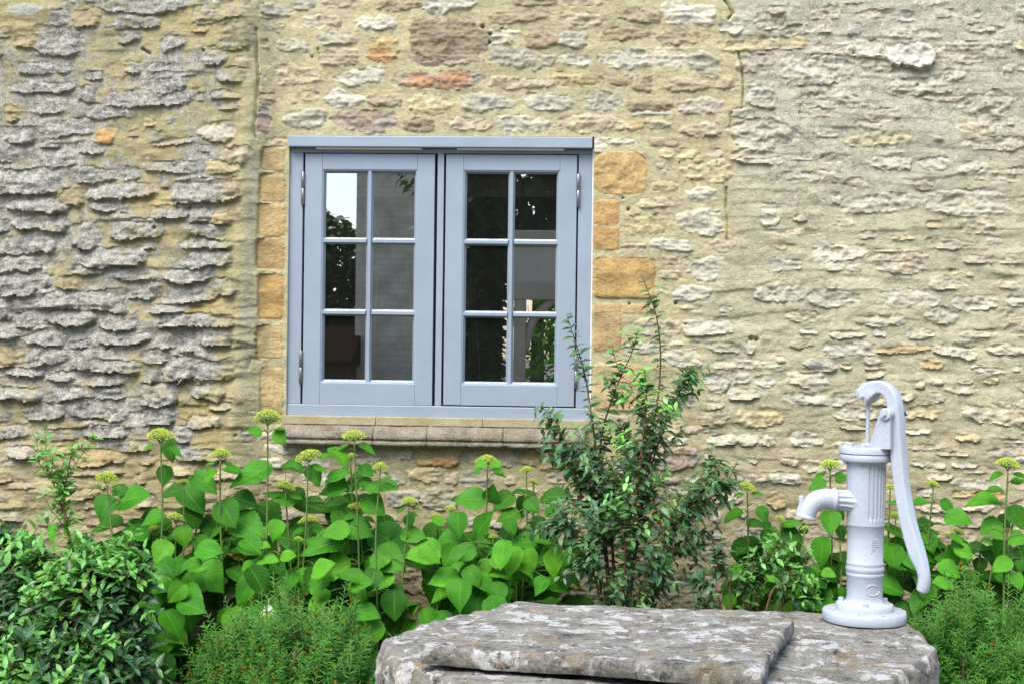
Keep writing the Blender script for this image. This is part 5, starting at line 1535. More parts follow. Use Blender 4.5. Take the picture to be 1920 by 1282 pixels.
def build_hydrangeas():
    # ---- large one on the left
    A0 = Hydrangea('leafy hydrangea against the lichen covered wall, beside the glossy shrub', atY(300, 1100, 5.3).x, [atY(x, 1200, 5.3).x for x in (230, 330, 420)])
    A1 = Hydrangea('largest hydrangea below the left casement, behind the feathery yew', atY(580, 1100, 5.3).x, [atY(x, 1200, 5.3).x for x in (480, 550, 620, 700)])
    class Both:
        rr = A0.rr
        pick = staticmethod(lambda px: A0 if px < 425 else A1)
        def flower(self, px, py, r, Y): self.pick(px).flower(px, py, r, Y)
        def stem(self, px, py, Y): self.pick(px).stem(px, py, Y)
        def leaf_px(self, px, *a): self.pick(px).leaf_px(px, *a)
        def finish(self): A0.finish(); A1.finish()
    A = Both()
    for (x, y, r) in [(502,787,27),(301,820,25),(413,854,20),(664,820,22),(578,858,24),(200,899,21),(535,915,20),(344,905,12),(330,973,18),(657,857,12),(713,876,14),(672,956,20),(578,979,19),(285,991,10),(501,990,7),(560,1011,9),(449,1046,14),(551,1107,17),(767,942,17)]:
        A.flower(x, y, r, A.rr.uniform(5.15, 5.33))
    for x, y in [(250,1010),(380,930),(450,960),(620,905),(700,1000),(640,1060),(400,1060),(300,1080),(520,1040),(730,1010)]:
        A.stem(x, y, A.rr.uniform(5.25, 5.4))
    LA = [(780,205,110,-85,0),(757,325,95,-95,1),(480,470,120,-110,1),(615,420,175,20,1),(565,390,90,-5,0),(480,552,160,185,0),(585,640,150,-60,1),(625,585,120,170,1),(700,520,110,-165,1),(795,645,145,-85,0),(845,605,95,-75,2),(890,430,165,-40,1),(800,390,120,190,0),(945,355,140,-30,1),(972,315,80,30,2),(870,500,130,150,0),(1050,500,140,-55,1),(1150,320,200,-155,1),(1060,295,90,165,1),(1130,435,120,-10,0),(1145,555,190,-20,1),(985,555,130,-20,0),(1285,420,145,155,1),(1365,430,100,-70,0),(1355,280,110,-15,0),(1448,320,105,-65,1),(1450,465,135,-10,0),(1530,380,130,-170,1),(1570,240,135,-40,2),(1560,318,130,20,1),(1690,365,85,-30,1),(1560,450,150,10,0),(1550,520,110,-80,0),(1540,578,130,190,2),(1480,640,185,-170,1),(1535,760,155,-140,2),(1655,868,135,-85,2),(1640,560,160,-12,1),(1340,610,150,160,1),(1268,575,100,-100,2),(1150,650,110,-20,1),(1218,642,62,0,2),(1020,670,120,-100,0),(960,680,120,-70,1),(905,700,150,20,1),(700,725,160,150,0),(610,785,140,175,1),(710,845,205,-155,2),(865,830,150,-60,2),(965,785,175,-35,2),(870,965,160,-65,1),(770,915,135,-110,1),(765,1095,115,-95,2),(850,1062,110,-80,1),(940,1085,110,5,1),(660,1082,115,-80,1),(585,1160,95,-140,2),(1082,975,145,5,1),(1032,958,110,55,2),(1060,840,130,-10,0),(1150,892,120,-70,1),(1180,815,62,-40,2),(1282,742,95,-20,1),(1240,800,105,-60,0),(1400,822,145,-110,2),(1540,832,125,-90,0),(1095,775,105,-30,1),(1000,900,135,-20,0),(370,642,125,170,0),(130,697,130,-170,0),(180,790,135,-120,0),(240,590,88,-100,2),(570,862,110,-60,1),(1330,690,80,10,2),(1155,737,82,10,2),(1600,480,110,-30,0),(1500,230,60,20,1),(1170,118,70,170,2),(1292,148,80,-55,2),(940,640,110,-30,1),(1700,640,120,-40,0),(1720,760,120,-100,1),(1600,930,110,-60,0),(1350,900,100,-100,0),(1250,1010,110,-150,0),(1000,1060,100,-60,0),(690,980,110,-120,0),(500,700,100,-160,0),(1460,720,120,-30,0),(1290,860,100,-80,1),(1650,440,110,-150,1)]
    tile_leaves(A, LA, 0, 760, 2.456)
    LA2 = [(272,368,155,175,1),(252,460,120,-30,1),(150,360,120,-150,0),(60,575,120,195,2),(66,750,145,-150,2),(330,620,205,-20,1),(325,715,175,-25,1),(300,555,105,-80,0),(435,595,120,-5,1),(410,535,62,-80,1),(425,505,52,20,0),(250,842,115,-5,1),(215,300,80,-30,1),(340,925,75,60,1),(390,1000,100,-10,1),(430,935,62,60,2),(340,1020,95,-150,1),(210,930,90,-80,0),(300,700,110,-110,0)]
    tile_leaves(A, LA2, 600, 760, 2.456)
    topA = lambda x: float(np.interp(x, [150, 240, 330, 450, 560, 660, 760], [1080, 1000, 950, 950, 960, 960, 1010]))
    fillers(A, 170, 760, 960, 1270, 170, topA)
    for i in range(95):
        px = A.rr.uniform(215, 770); py = A.rr.uniform(topA(px) + 60, 1285)
        A.leaf_px(px, py, A.rr.uniform(42, 66), A.rr.choice([-90, -60, -120, -30, -150, 170, 10]) + A.rr.uniform(-25, 25), A.rr.choice((1, 1, 2, 0, 0)), A.rr.uniform(5.0, 5.24))
    A.finish()
    # ---- middle one in front of the stone sill
    B = Hydrangea('smaller hydrangea between the large one and the dark shrub, behind the slab', atY(930, 1100, 5.3).x, [atY(x, 1200, 5.3).x for x in (850, 920, 990, 1040)])
    for (x, y, r) in [(914,866,20),(845,955,12),(908,1011,10),(925,1006,9),(1001,905,11),(987,882,13),(992,990,11),(886,1040,8),(986,1069,11),(820,967,9)]:
        B.flower(x, y, r, B.rr.uniform(5.18, 5.36))
    for x, y in [(850,1020),(960,1000),(1040,1020),(900,1060),(1000,960)]:
        B.stem(x, y, B.rr.uniform(5.25, 5.4))
    LB = [(685,428,150,180,1),(790,405,88,80,1),(842,440,112,-145,1),(815,268,62,0,2),(738,270,62,180,2),(832,316,62,-10,0),(1092,415,150,10,0),(935,402,120,170,0),(1085,492,92,-10,1),(940,468,100,-90,0),(862,510,112,195,1),(755,540,135,60,1),(635,550,112,-90,1),(610,622,122,-10,1),(540,525,72,150,2),(470,675,165,190,2),(450,722,122,-20,1),(628,782,172,175,2),(580,858,145,195,2),(680,792,82,-140,2),(760,748,84,-90,2),(795,860,122,-60,2),(855,782,132,-10,2),(965,712,105,-70,2),(1065,702,112,-10,1),(1070,848,125,-100,1),(1030,616,82,0,1),(930,622,122,170,1),(700,702,62,-90,2),(832,720,92,-20,2),(905,862,130,-30,0),(990,812,62,0,2),(1152,686,84,0,0),(1130,772,84,-40,1),(570,922,82,-80,1),(720,932,92,-20,1),(622,948,82,-170,1),(500,760,100,-120,0),(720,860,90,-80,0),(880,560,80,-60,1),(1000,560,100,-120,0),(660,640,90,-60,1),(980,460,80,-40,1),(770,640,110,-60,1),(900,690,110,-150,1),(1010,660,90,-60,0),(690,860,100,-60,0),(820,930,110,-20,1),(960,900,110,-60,0)]
    tile_leaves(B, LB, 600, 760, 2.456)
    fillers(B, 800, 1090, 1000, 1200, 85, None)
    for i in range(40): B.leaf_px(B.rr.uniform(800, 1080), B.rr.uniform(1030, 1180), B.rr.uniform(38, 58), B.rr.choice([-90, -60, -120, -30, -150]) + B.rr.uniform(-25, 25), B.rr.choice((1, 1, 2)), B.rr.uniform(5.02, 5.2))
    B.finish()
    # ---- right hand ones, either side of the pump
    Cc = Hydrangea('hydrangea under the pump spout, left of the pump barrel', atY(1480, 1100, 5.3).x, [atY(x, 1200, 5.3).x for x in (1420, 1480, 1550, 1600)])
    for (x, y, r) in [(1401,915,16),(1556,875,20),(1463,973,10),(1509,990,8)]:
        Cc.flower(x, y, r, Cc.rr.uniform(5.2, 5.36))
    for x, y in [(1560,1000),(1575,1015),(1465,1065),(1440,1060),(1530,1060)]:
        Cc.stem(x, y, Cc.rr.uniform(5.25, 5.4))
    LC = [(290,510,165,-145,1),(525,495,125,-65,1),(470,562,130,0,0),(925,275,135,-150,1),(1115,232,90,10,0),(745,562,150,15,1),(1030,555,180,-95,1),(1110,635,120,-80,0),(740,640,165,-10,0),(590,680,170,-60,1),(790,720,170,-55,0),(560,580,90,-30,0),(960,780,210,-100,1),(970,680,130,170,0),(1075,830,120,-20,0),(400,740,220,-150,0),(600,800,110,-55,2),(770,830,170,5,1),(600,880,130,-10,1),(690,740,90,-10,1),(760,900,140,10,0),(925,920,90,-60,1),(1020,940,110,-10,2),(1110,920,130,-100,0),(870,1055,150,-100,2),(590,980,110,10,2),(330,920,120,-20,2),(470,915,110,15,2),(760,1080,150,-120,1),(1125,1105,120,-60,1),(270,1160,120,-100,2),(500,1040,110,-60,1),(1040,1060,120,-100,0),(940,1140,110,-60,0),(640,1120,110,-100,0),(360,1040,90,-60,1),(1110,500,90,-60,0),(830,600,80,90,0)]
    tile_leaves(Cc, LC, 1300, 840, 4.006)
    fillers(Cc, 1370, 1600, 1040, 1220, 42, None)
    Cc.finish()
    D = Hydrangea('hydrangea behind the pump handle at the right edge', atY(1800, 1100, 5.3).x, [atY(x, 1200, 5.3).x for x in (1680, 1750, 1830, 1900)])
    for (x, y, r) in [(1669,915,11),(1679,968,13),(1750,909,13),(1890,873,22),(1797,998,12),(1888,995,8),(1802,1066,10)]:
        D.flower(x, y, r, D.rr.uniform(5.18, 5.36))
    for x, y in [(1700,1020),(1840,1010),(1900,960),(1930,1000),(1770,1040),(1860,1060)]:
        D.stem(x, y, D.rr.uniform(5.25, 5.4))
    LD = [(510,398,130,10,1),(710,435,120,-40,1),(795,525,190,-5,1),(305,410,80,170,1),(320,620,180,-20,0),(540,565,130,20,0),(565,650,150,15,1),(300,820,200,-80,1),(440,850,150,-60,1),(390,720,110,30,0),(975,390,250,175,1),(1075,310,120,10,1),(1240,245,100,15,1),(1230,520,180,-60,1),(1020,590,170,-150,1),(1090,640,120,-30,2),(1140,560,130,-60,0),(1225,680,140,-160,1),(790,690,140,-30,2),(840,780,150,-30,2),(930,750,170,20,0),(720,830,200,170,1),(730,915,170,-30,2),(1110,880,160,-150,2),(950,890,130,-100,0),(670,1000,150,175,2),(1020,800,120,-40,0),(1140,965,140,-20,1),(1235,1000,130,-70,2),(620,950,120,160,0),(820,860,110,-100,0),(1160,800,110,170,0),(1260,880,110,-100,1),(590,870,90,-80,1),(320,980,220,170,0),(420,1000,140,-20,0),(300,1060,90,-60,0),(250,700,100,-150,0),(490,740,130,-150,0),(640,720,120,-10,0),(740,780,110,-80,0),(1050,980,110,-30,0),(900,960,100,-10,1),(560,820,100,-60,0),(1010,700,90,-30,1)]
    tile_leaves(D, LD, 1600, 840, 4.006)
    fillers(D, 1660, 1960, 1020, 1200, 60, None)
    D.finish()
build_hydrangeas()

# ------------------------------------------------------------------ small leaved shrubs
def small_leaf(asp, nt=5, fold=0.25, droop=0.2):
    t = np.linspace(0, 1, nt); w = 0.5 * asp * np.sin(math.pi * np.power(t, 0.85)) ** 0.9
    w[0] = 0.02; w[-1] = 0.01
    V = []; UV = []
    for i in range(nt):
        for u in (-1, 0, 1):
            V.append((u * w[i], t[i], fold * abs(u) * w[i] - droop * t[i] ** 2)); UV.append((0.5 + 0.5 * u, t[i]))
    q = []
    for i in range(nt - 1):
        for k in range(2):
            a = i * 3 + k; q.append((a, a + 1, a + 4, a + 3))
    return np.array(V), np.array(q), np.array(UV)

class Leaves:
    def __init__(self, tmpl): self.t = tmpl; self.M = []; self.c = []
    def add(self, base, d, n, L, col, wide=1.0):
        d = d.normalized(); n = n - d * n.dot(d)
        if n.length < 1e-4: n = Vector((d.z, d.x, d.y)) ; n = n - d * n.dot(d)
        n.normalize(); x = d.cross(n)
        self.M.append(((x.x * L * wide, d.x * L, n.x * L, base.x), (x.y * L * wide, d.y * L, n.y * L, base.y), (x.z * L * wide, d.z * L, n.z * L, base.z))); self.c.append(col)
    def mesh(self, name, mat):
        V, q, UV = self.t
        Mx = np.array(self.M); n = len(Mx)
        P = np.einsum('nij,vj->nvi', Mx[:, :, :3], V) + Mx[:, None, :, 3]
        Fx = (q[None] + (np.arange(n) * len(V))[:, None, None]).reshape(-1, 4)
        cols = np.repeat(np.array(self.c)[:, None, :], len(V), 1).reshape(-1, 3)
        me = np_mesh(name, P.reshape(-1, 3), Fx, True, cols, 'tint', np.tile(UV, (n, 1)))
        me.materials.append(mat); return me

def along(P, f):
    n = len(P) - 1; i = min(int(f * n), n - 1); k = f * n - i
    return P[i] * (1 - k) + P[i + 1] * k, (P[i + 1] - P[i]).normalized()

def leafy_stem(lv, mb, P, r0, r1, rr, spacing, Lf, cols, f0=0.1, twigs=None, twig_len=0.12, droop=0.2, tipcol=None, jitter=0.5, clus=2, tw_at=lambda f: 1.0):
    n = len(P)
    mb.tube(P, [r0 + (r1 - r0) * i / (n - 1) for i in range(n)], 6)
    length = sum((P[i + 1] - P[i]).length for i in range(n - 1))
    k = max(2, int(length * (1 - f0) / spacing)); ph = rr.uniform(0, 6.28)
    for i in range(k + 1):
        f = f0 + (1 - f0) * i / k
        p, t = along(P, min(f, 0.9999))
        ph += 1.57 + rr.uniform(-jitter, jitter)
        side = t.orthogonal().normalized(); side = Matrix.Rotation(ph, 3, t) @ side
        for sgn in ((1, -1) if clus == 2 else (1,)):
            d = side * sgn + t * rr.uniform(.25, .8) + Vector((0, 0, -droop * rr.uniform(.2, 1.4)))
            nr = Vector((rr.uniform(-.5, .5), -rr.uniform(.1, .8), 1.0))
            col = rr.choice(cols); kk = rr.uniform(.8, 1.2)
            if tipcol and f > 0.74: col = tipcol
            lv.add(p, d, nr, Lf * rr.uniform(.7, 1.15) * (0.75 if f > .93 else 1), (col[0] * kk, col[1] * kk, col[2] * kk), rr.uniform(.85, 1.15))
        if twigs and rr.random() < twigs * tw_at(f) and 0.12 < f < 0.9:
            d = (side * rr.choice((1, -1)) + t * rr.uniform(.5, 1.1)); d.y *= 0.6; d.normalize()
            L = twig_len * rr.uniform(.5, 1.2) * (1.3 - 0.85 * f)
            Q = catmull([p, p + d * L * .5 + Vector((0, 0, L * .05)), p + d * L + Vector((0, 0, L * rr.uniform(-.05, .25)))], 4)
            leafy_stem(lv, mb, Q, r1 * 1.0 + 0.0006, 0.0007, rr, spacing * .8, Lf * .92, cols, 0.15, None, 0, droop, tipcol, jitter, clus)

def build_dark_shrub():
    rr = random.Random(21)
    base = atY(1165, 1155, 5.18); base.z = GROUND_Z
    root = tag(empty('evergreen_shrub', base), 'tall dark evergreen shrub with red brown stems, right of the window', 'shrub', kind='thing')
    lv = Leaves(small_leaf(0.46, 5, 0.25, 0.28))
    dk = [(0.75, 0.85, 0.9), (0.95, 1.0, 1.0), (1.2, 1.2, 1.1), (0.62, 0.72, 0.8), (1.4, 1.4, 1.25)]
    br = (2.6, 3.1, 1.3)
    stems = [
        ([(1160,1150),(1150,1060),(1140,960),(1118,840),(1100,720),(1085,660),(1062,590)], 5.10, 0.010, 0.0016, None),
        ([(1170,1150),(1190,1040),(1205,920),(1222,820),(1238,700),(1232,600),(1205,520)], 5.16, 0.011, 0.0016, None),
        ([(1165,1150),(1172,1050),(1196,900),(1208,800),(1212,740),(1208,690)], 5.05, 0.009, 0.002, br),
        ([(1160,1150),(1138,1040),(1122,930),(1128,820),(1150,740),(1185,660),(1196,620)], 5.14, 0.008, 0.0018, (1.8, 2.1, 1.3)),
        ([(1165,1150),(1120,1040),(1092,950),(1080,890),(1060,830),(1040,790),(1015,760)], 5.08, 0.007, 0.0013, None),
        ([(1172,1150),(1222,1050),(1268,980),(1310,930),(1335,890),(1352,862)], 5.04, 0.008, 0.0016, None),
        ([(1168,1150),(1225,1080),(1280,1020),(1320,1000)], 5.1, 0.006, 0.0014, None),
        ([(1158,1150),(1110,1060),(1070,1000),(1040,980),(1020,1000)], 5.02, 0.006, 0.0014, None),
        ([(1164,1150),(1172,1060),(1160,980),(1150,940)], 4.98, 0.006, 0.002, (1.7, 2.0, 1.3)),
        ([(1170,1150),(1200,980),(1225,860),(1262,760),(1285,715),(1302,690)], 5.2, 0.007, 0.0014, None),
        ([(1160,1150),(1130,1000),(1090,880),(1062,850),(1035,862)], 5.15, 0.006, 0.0014, None),
        ([(1166,1150),(1180,1020),(1170,900),(1180,830),(1160,790)], 5.22, 0.007, 0.0016, None),
        ([(1168,1150),(1240,1040),(1300,960),(1350,920),(1368,905)], 5.12, 0.006, 0.0014, None),
        ([(1168,1150),(1130,1090),(1100,1050),(1085,1040)], 5.0, 0.005, 0.0014, None),
        ([(1168,1150),(1210,1090),(1235,1070),(1250,1060)], 5.0, 0.005, 0.0014, None)]
    for i, (pts, Y, r0, r1, tip) in enumerate(stems):
        P = [atY(px, py, Y + 0.015 * math.sin(k * 1.7 + i)) for k, (px, py) in enumerate(pts)]
        P[0] = Vector((base.x + rr.uniform(-.03, .03), base.y + rr.uniform(-.03, .03), GROUND_Z - .01))
        P = catmull(P, 6); mb = MB()
        f0 = 0.16
        leafy_stem(lv, mb, P, r0 * 0.72, r1 * 0.8, rr, 0.029 if i not in (0, 1) else 0.031, 0.045, dk, f0, 0.72, 0.145, 0.3, tip, tw_at=(lambda f: 1.0 if f < 0.55 else 0.12) if i in (0, 1) else (lambda f: 1.0 if f < 0.72 else 0.5))
        link('stem', mb.mesh('stem'), root, M['twig'])
    o = link('foliage', lv.mesh('foliage', M['shrub']), root); o['kind'] = 'stuff'
    # low sprawling neighbour to the right with brighter young shoots
    root = tag(empty('low_shrub', atZ(1420, 1250, GROUND_Z)), 'low sprawling shrub with small glossy leaves behind the well stone', 'shrub', kind='thing')
    lv = Leaves(small_leaf(0.44, 5, 0.25, 0.22))
    b0 = atY(1400, 1180, 5.0); b0.z = GROUND_Z
    for i, (pts, tip) in enumerate([([(1390,1190),(1350,1130),(1325,1095),(1300,1085)], None), ([(1395,1190),(1370,1120),(1345,1060),(1338,1025)], None), ([(1400,1190),(1410,1110),(1440,1050),(1460,1010)], (2.4, 2.8, 1.3)), ([(1405,1190),(1440,1130),(1475,1100),(1500,1085)], (2.4, 2.8, 1.3)), ([(1410,1190),(1460,1150),(1505,1125),(1530,1120)], (2.2, 2.6, 1.3)),
                                    ([(1400,1190),(1420,1140),(1415,1090),(1425,1060)], (2.2, 2.6, 1.2)), ([(1385,1190),(1335,1150),(1310,1140)], None), ([(1400,1190),(1395,1120),(1400,1080)], (1.9, 2.2, 1.2)), ([(1415,1190),(1470,1120),(1490,1060),(1496,1040)], (2.3, 2.7, 1.2))]):
        P = [atY(px, py, 4.92 + 0.03 * (i % 3)) for px, py in pts]; P[0] = b0 + Vector((rr.uniform(-.04, .04), 0, -.02))
        mb = MB(); leafy_stem(lv, mb, catmull(P, 6), 0.005, 0.0012, rr, 0.026, 0.040, dk if tip is None else [(1.2, 1.3, 1.0), (1.6, 1.9, 1.1), (0.9, 1.0, .9)], 0.45, 0.6, 0.10, 0.2, tip)
        link('stem', mb.mesh('stem'), root, M['twig'])
    o = link('foliage', lv.mesh('foliage', M['gloss']), root); o['kind'] = 'stuff'
build_dark_shrub()

def build_left_shrub():
    rr = random.Random(31)
    base = atY(120, 1300, 4.55); base.z = GROUND_Z
    root = tag(empty('glossy_shrub', base), 'glossy small leaved shrub with one tall pale shoot in the bottom left corner', 'shrub', kind='thing')
    lv = Leaves(small_leaf(0.42, 5, 0.3, 0.12))
    dk = [(0.7, 0.8, 0.85), (0.9, 1.0, 0.95), (0.55, 0.65, 0.75), (1.05, 1.15, 1.0), (1.3, 1.45, 1.1)]
    lt = [(2.8, 2.5, 1.4), (2.0, 2.05, 1.3), (3.4, 3.0, 1.5)]
    S = []
    # upright shoot
    S.append(([(150,1330),(146,1180),(140,1100),(128,1000),(118,930),(112,890)], 4.5, 0.008, lt, 0.45, (2.6, 3.0, 1.4)))
    S.append(([(118,960),(100,905),(82,880),(66,858)], 4.5, 0.003, lt, 0.1, (2.4, 2.8, 1.4)))
    S.append(([(116,940),(124,900),(132,860),(136,838)], 4.5, 0.003, lt, 0.1, (2.6, 3.0, 1.4)))
    S.append(([(118,985),(100,960),(86,965)], 4.48, 0.002, lt, 0.1, (2.2, 2.6, 1.3)))
    for (x, y, Y, c) in [(240,1040,4.45,1),(205,1060,4.4,1),(180,1050,4.42,1),(150,1060,4.4,1),(60,1045,4.48,1),(100,1060,4.44,1),(262,1150,4.4,0),(235,1190,4.36,0),(190,1190,4.3,1),(165,1225,4.28,1),(120,1200,4.3,1),(90,1150,4.35,1),(55,1110,4.4,1),(40,1190,4.3,0),(20,1240,4.25,1),(60,1250,4.22,1),(130,1262,4.22,1),(30,1150,4.45,0),(200,1120,4.42,0),(150,1140,4.4,0),(110,1120,4.4,0),(230,1110,4.42,0),(10,1060,4.6,0),(20,1010,4.65,0),(0,1180,4.4,0),(200,1260,4.3,0),(90,1275,4.2,0),(10,1290,4.2,1),(255,1240,4.3,0),(70,1200,4.3,1),(165,1090,4.42,1),(215,1085,4.4,0),(120,1090,4.36,1),(270,1200,4.4,0),(0,1110,4.45,0),(40,1080,4.5,0),(185,1150,4.34,0),(140,1185,4.3,0),(225,1230,4.3,0),(60,1165,4.36,0),(170,1275,4.22,0),(95,1230,4.25,0),(45,1005,4.6,1),(8,1000,4.65,0),(170,1028,4.45,1),(232,1018,4.5,1),(258,1062,4.44,1),(75,1030,4.5,1),(-20,1230,4.3,1),(-40,1150,4.4,0),(-30,1050,4.55,0)]:
        b = atY(x * 0.55 + 60, 1380, Y + 0.1); m = atY(x * 0.8 + 26, y + 110, Y + 0.06)
        S.append(([None, m, atY(x, y + 45, Y + .02), atY(x, y, Y)], Y, 0.005, lt + dk[:2] if c else dk, 0.42, (2.2, 2.7, 1.3) if c else None))
    for i, (pts, Y, r0, cols, f0, tip) in enumerate(S):
        if pts[0] is None:
            P = [Vector((base.x + rr.uniform(-.12, .12), base.y + rr.uniform(-.1, .1), GROUND_Z - .02))] + list(pts[1:])
        else:
            P = [atY(px, py, Y) for px, py in pts]
            if i == 0: P[0].z = GROUND_Z - 0.02
        mb = MB(); leafy_stem(lv, mb, catmull(P, 5), r0, 0.0012, rr, 0.031 if i > 3 else 0.026, 0.055 if i > 3 else 0.044, cols, f0, 0.75, 0.13 if i > 0 else 0.07, 0.05, tip)
        link('stem', mb.mesh('stem'), root, M['twig'])
    o = link('foliage', lv.mesh('foliage', M['gloss']), root); o['kind'] = 'stuff'
build_left_shrub()

# ------------------------------------------------------------------ yew bushes
def build_yew(label, cx, cy, rx, ry, zc, rz, n, rr, upright, tipfrac, name='yew_bush', lim=None):
    root = tag(empty(name, (cx, cy, GROUND_Z)), label, 'yew bush', kind='thing')
    V = np.array([(-.5, 0, 0), (.5, 0, 0), (.42, .55, .03), (-.42, .55, .03), (.1, 1, -.05), (-.1, 1, -.05)])
    q = np.array([(0, 1, 2, 3), (3, 2, 4, 5)]); UV = np.array([(.2, 0), (.8, 0), (.8, .5), (.2, .5), (.6, 1), (.4, 1)])
    lv = Leaves((V, q, UV)); mb = MB()
    for i in range(n):
        a = rr.uniform(0, 2 * math.pi); h = rr.random() ** 0.75
        s = math.sqrt(max(0, 1 - (1 - h) ** 2)) if False else rr.uniform(0.0, 1.0) ** 0.5
        el = math.acos(1 - 1.0 * rr.random() ** 1.0)    # 0 = top
        dx, dy, dz = math.sin(el) * math.cos(a), math.sin(el) * math.sin(a), math.cos(el)
        lump = 1 + 0.14 * math.sin(a * 3 + el * 4) + 0.09 * math.sin(a * 7 + 1.3)
        rad = lump * rr.uniform(.58, 1.0) * (1.0 + (rr.uniform(0, .22) if rr.random() < .25 else 0))
        tip = Vector((cx + dx * rx * rad, cy + dy * ry * rad, zc + dz * rz * rad))
        if tip.y > cy + ry * 0.75 and dz < 0.4: continue
        d = (Vector((dx * .8, dy * .8, dz + upright)) + Vector((rr.uniform(-.35, .35), rr.uniform(-.35, .35), rr.uniform(-.2, .35)))).normalized()
        L = rr.uniform(.08, .17) * (1.25 if upright > 1 else 1)
        p0 = tip - d * L
        P = [p0, p0 + d * L * .5 + Vector((0, 0, -.004)), tip]
        tp = rr.random() < tipfrac
        mb.tube(P, [0.0014, 0.0012, 0.0007], 4)
        kk = rr.uniform(.7, 1.25)
        m = int(L / 0.0052); ph = rr.uniform(0, 6)
        for j in range(m):
            f = j / m; p, t = along(P, f)
            ph += 2.4 + rr.uniform(-.3, .3)
            side = Matrix.Rotation(ph, 3, t) @ t.orthogonal().normalized()
            dd = side + t * rr.uniform(.25, .7) + Vector((0, 0, rr.uniform(-.1, .2)))
            ln_ = rr.uniform(.018, .029) * (1 - .45 * f ** 3)
            c = (kk * rr.uniform(.8, 1.2), kk * rr.uniform(.85, 1.15), kk * rr.uniform(.7, 1.2))
            if f > .7: c = (c[0] * 1.3, c[1] * 1.2, c[2])
            lv.add(p, dd, Vector((rr.uniform(-.4, .4), -1.0, .8)), ln_, c, 0.2)
        if tp:
            for j in range(9):
                p = P[-1]; t = d
                side = Matrix.Rotation(j * .7, 3, t) @ t.orthogonal().normalized()
                g = rr.uniform(.7, 1.3)
                lv.add(p - d * .006, side * .55 + t, side, rr.uniform(.010, .018), (5.2 * g, 0.78 * g, 0.5 * g), 0.3)
    o = link('foliage', lv.mesh('foliage', M['yew']), root); o['kind'] = 'stuff'
    o = link('twigs', mb.mesh('twigs'), root, M['stem']); o['kind'] = 'stuff'
    # woody framework
    for i in range(9):
        a = i * 0.7; e = Vector((cx + math.cos(a) * rx * .55, cy + math.sin(a) * ry * .55, zc + rz * rr.uniform(.2, .6)))
        m2 = MB(); b = Vector((cx + rr.uniform(-.04, .04), cy + rr.uniform(-.04, .04), GROUND_Z - .02))
        m2.tube(catmull([b, (b + e) / 2 + Vector((math.cos(a) * .05, math.sin(a) * .05, 0)), e], 5), [0.012 - 0.0008 * k for k in range(11)], 6)
        link('branch', m2.mesh('branch'), root, M['bark'])
    return root
_r = random.Random(41)
c1 = atY(545, 1282, 4.62)
build_yew('feathery yew bush with rusty orange tips, left of the slab', c1.x, 4.66, 0.33, 0.26, 0.30, 0.345, 1250, _r, 1.0, 0.17)
c2 = atY(1845, 1282, 4.75)
build_yew('dense rounded dark yew bush behind the right end of the well stone', c2.x, 4.80, 0.33, 0.28, 0.28, 0.40, 1700, _r, 0.35, 0.04)

def build_egg():
    c = atY(503, 1152, 5.02)
    t = NT('pale_mottled_glaze')
    col = t.mix(t.ramp(t.noise(45, 5, 0.7), [(0.45, 0.0), (0.6, 1.0)]), (0.30, 0.42, 0.10), (0.62, 0.66, 0.60))
    m = t.fin(col, 0.35, 0.5)
    mb = MB(); prof = []
    for i in range(15):
        a = math.pi * i / 14; r = 0.0285 * math.sin(a) * (1 + 0.13 * math.cos(a)); prof.append((max(r, 0.0006), c.z - 0.036 * math.cos(a)))
    mb.add(*lathe(prof, c.x, c.y, 24))
    mb.tube([(c.x, c.y, c.z + .034), (c.x + .002, c.y, c.z + .055)], [0.0025, 0.0018], 6)
    mb.tube([(c.x, c.y, GROUND_Z - .02), (c.x, c.y, c.z - .034)], [0.004, 0.004], 6)
    o = link('garden_ornament', mb.mesh('garden_ornament'), None, m)
    tag(o, 'small egg shaped pale green and white ornament on a stake, beside the feathery yew', 'ornament', kind='thing')
build_egg()
# ------------------------------------------------------------------ the garden behind the camera (seen mirrored in the glass), plus added light blocking trees
def refl(px, py, Y):
    """point at world Y whose mirror image in the window shows at this pixel"""
    h = atY(px, py, YG); d = ray(px, py); d = Vector((d.x, -d.y, d.z))
    return h + d * ((Y - h.y) / d.y)

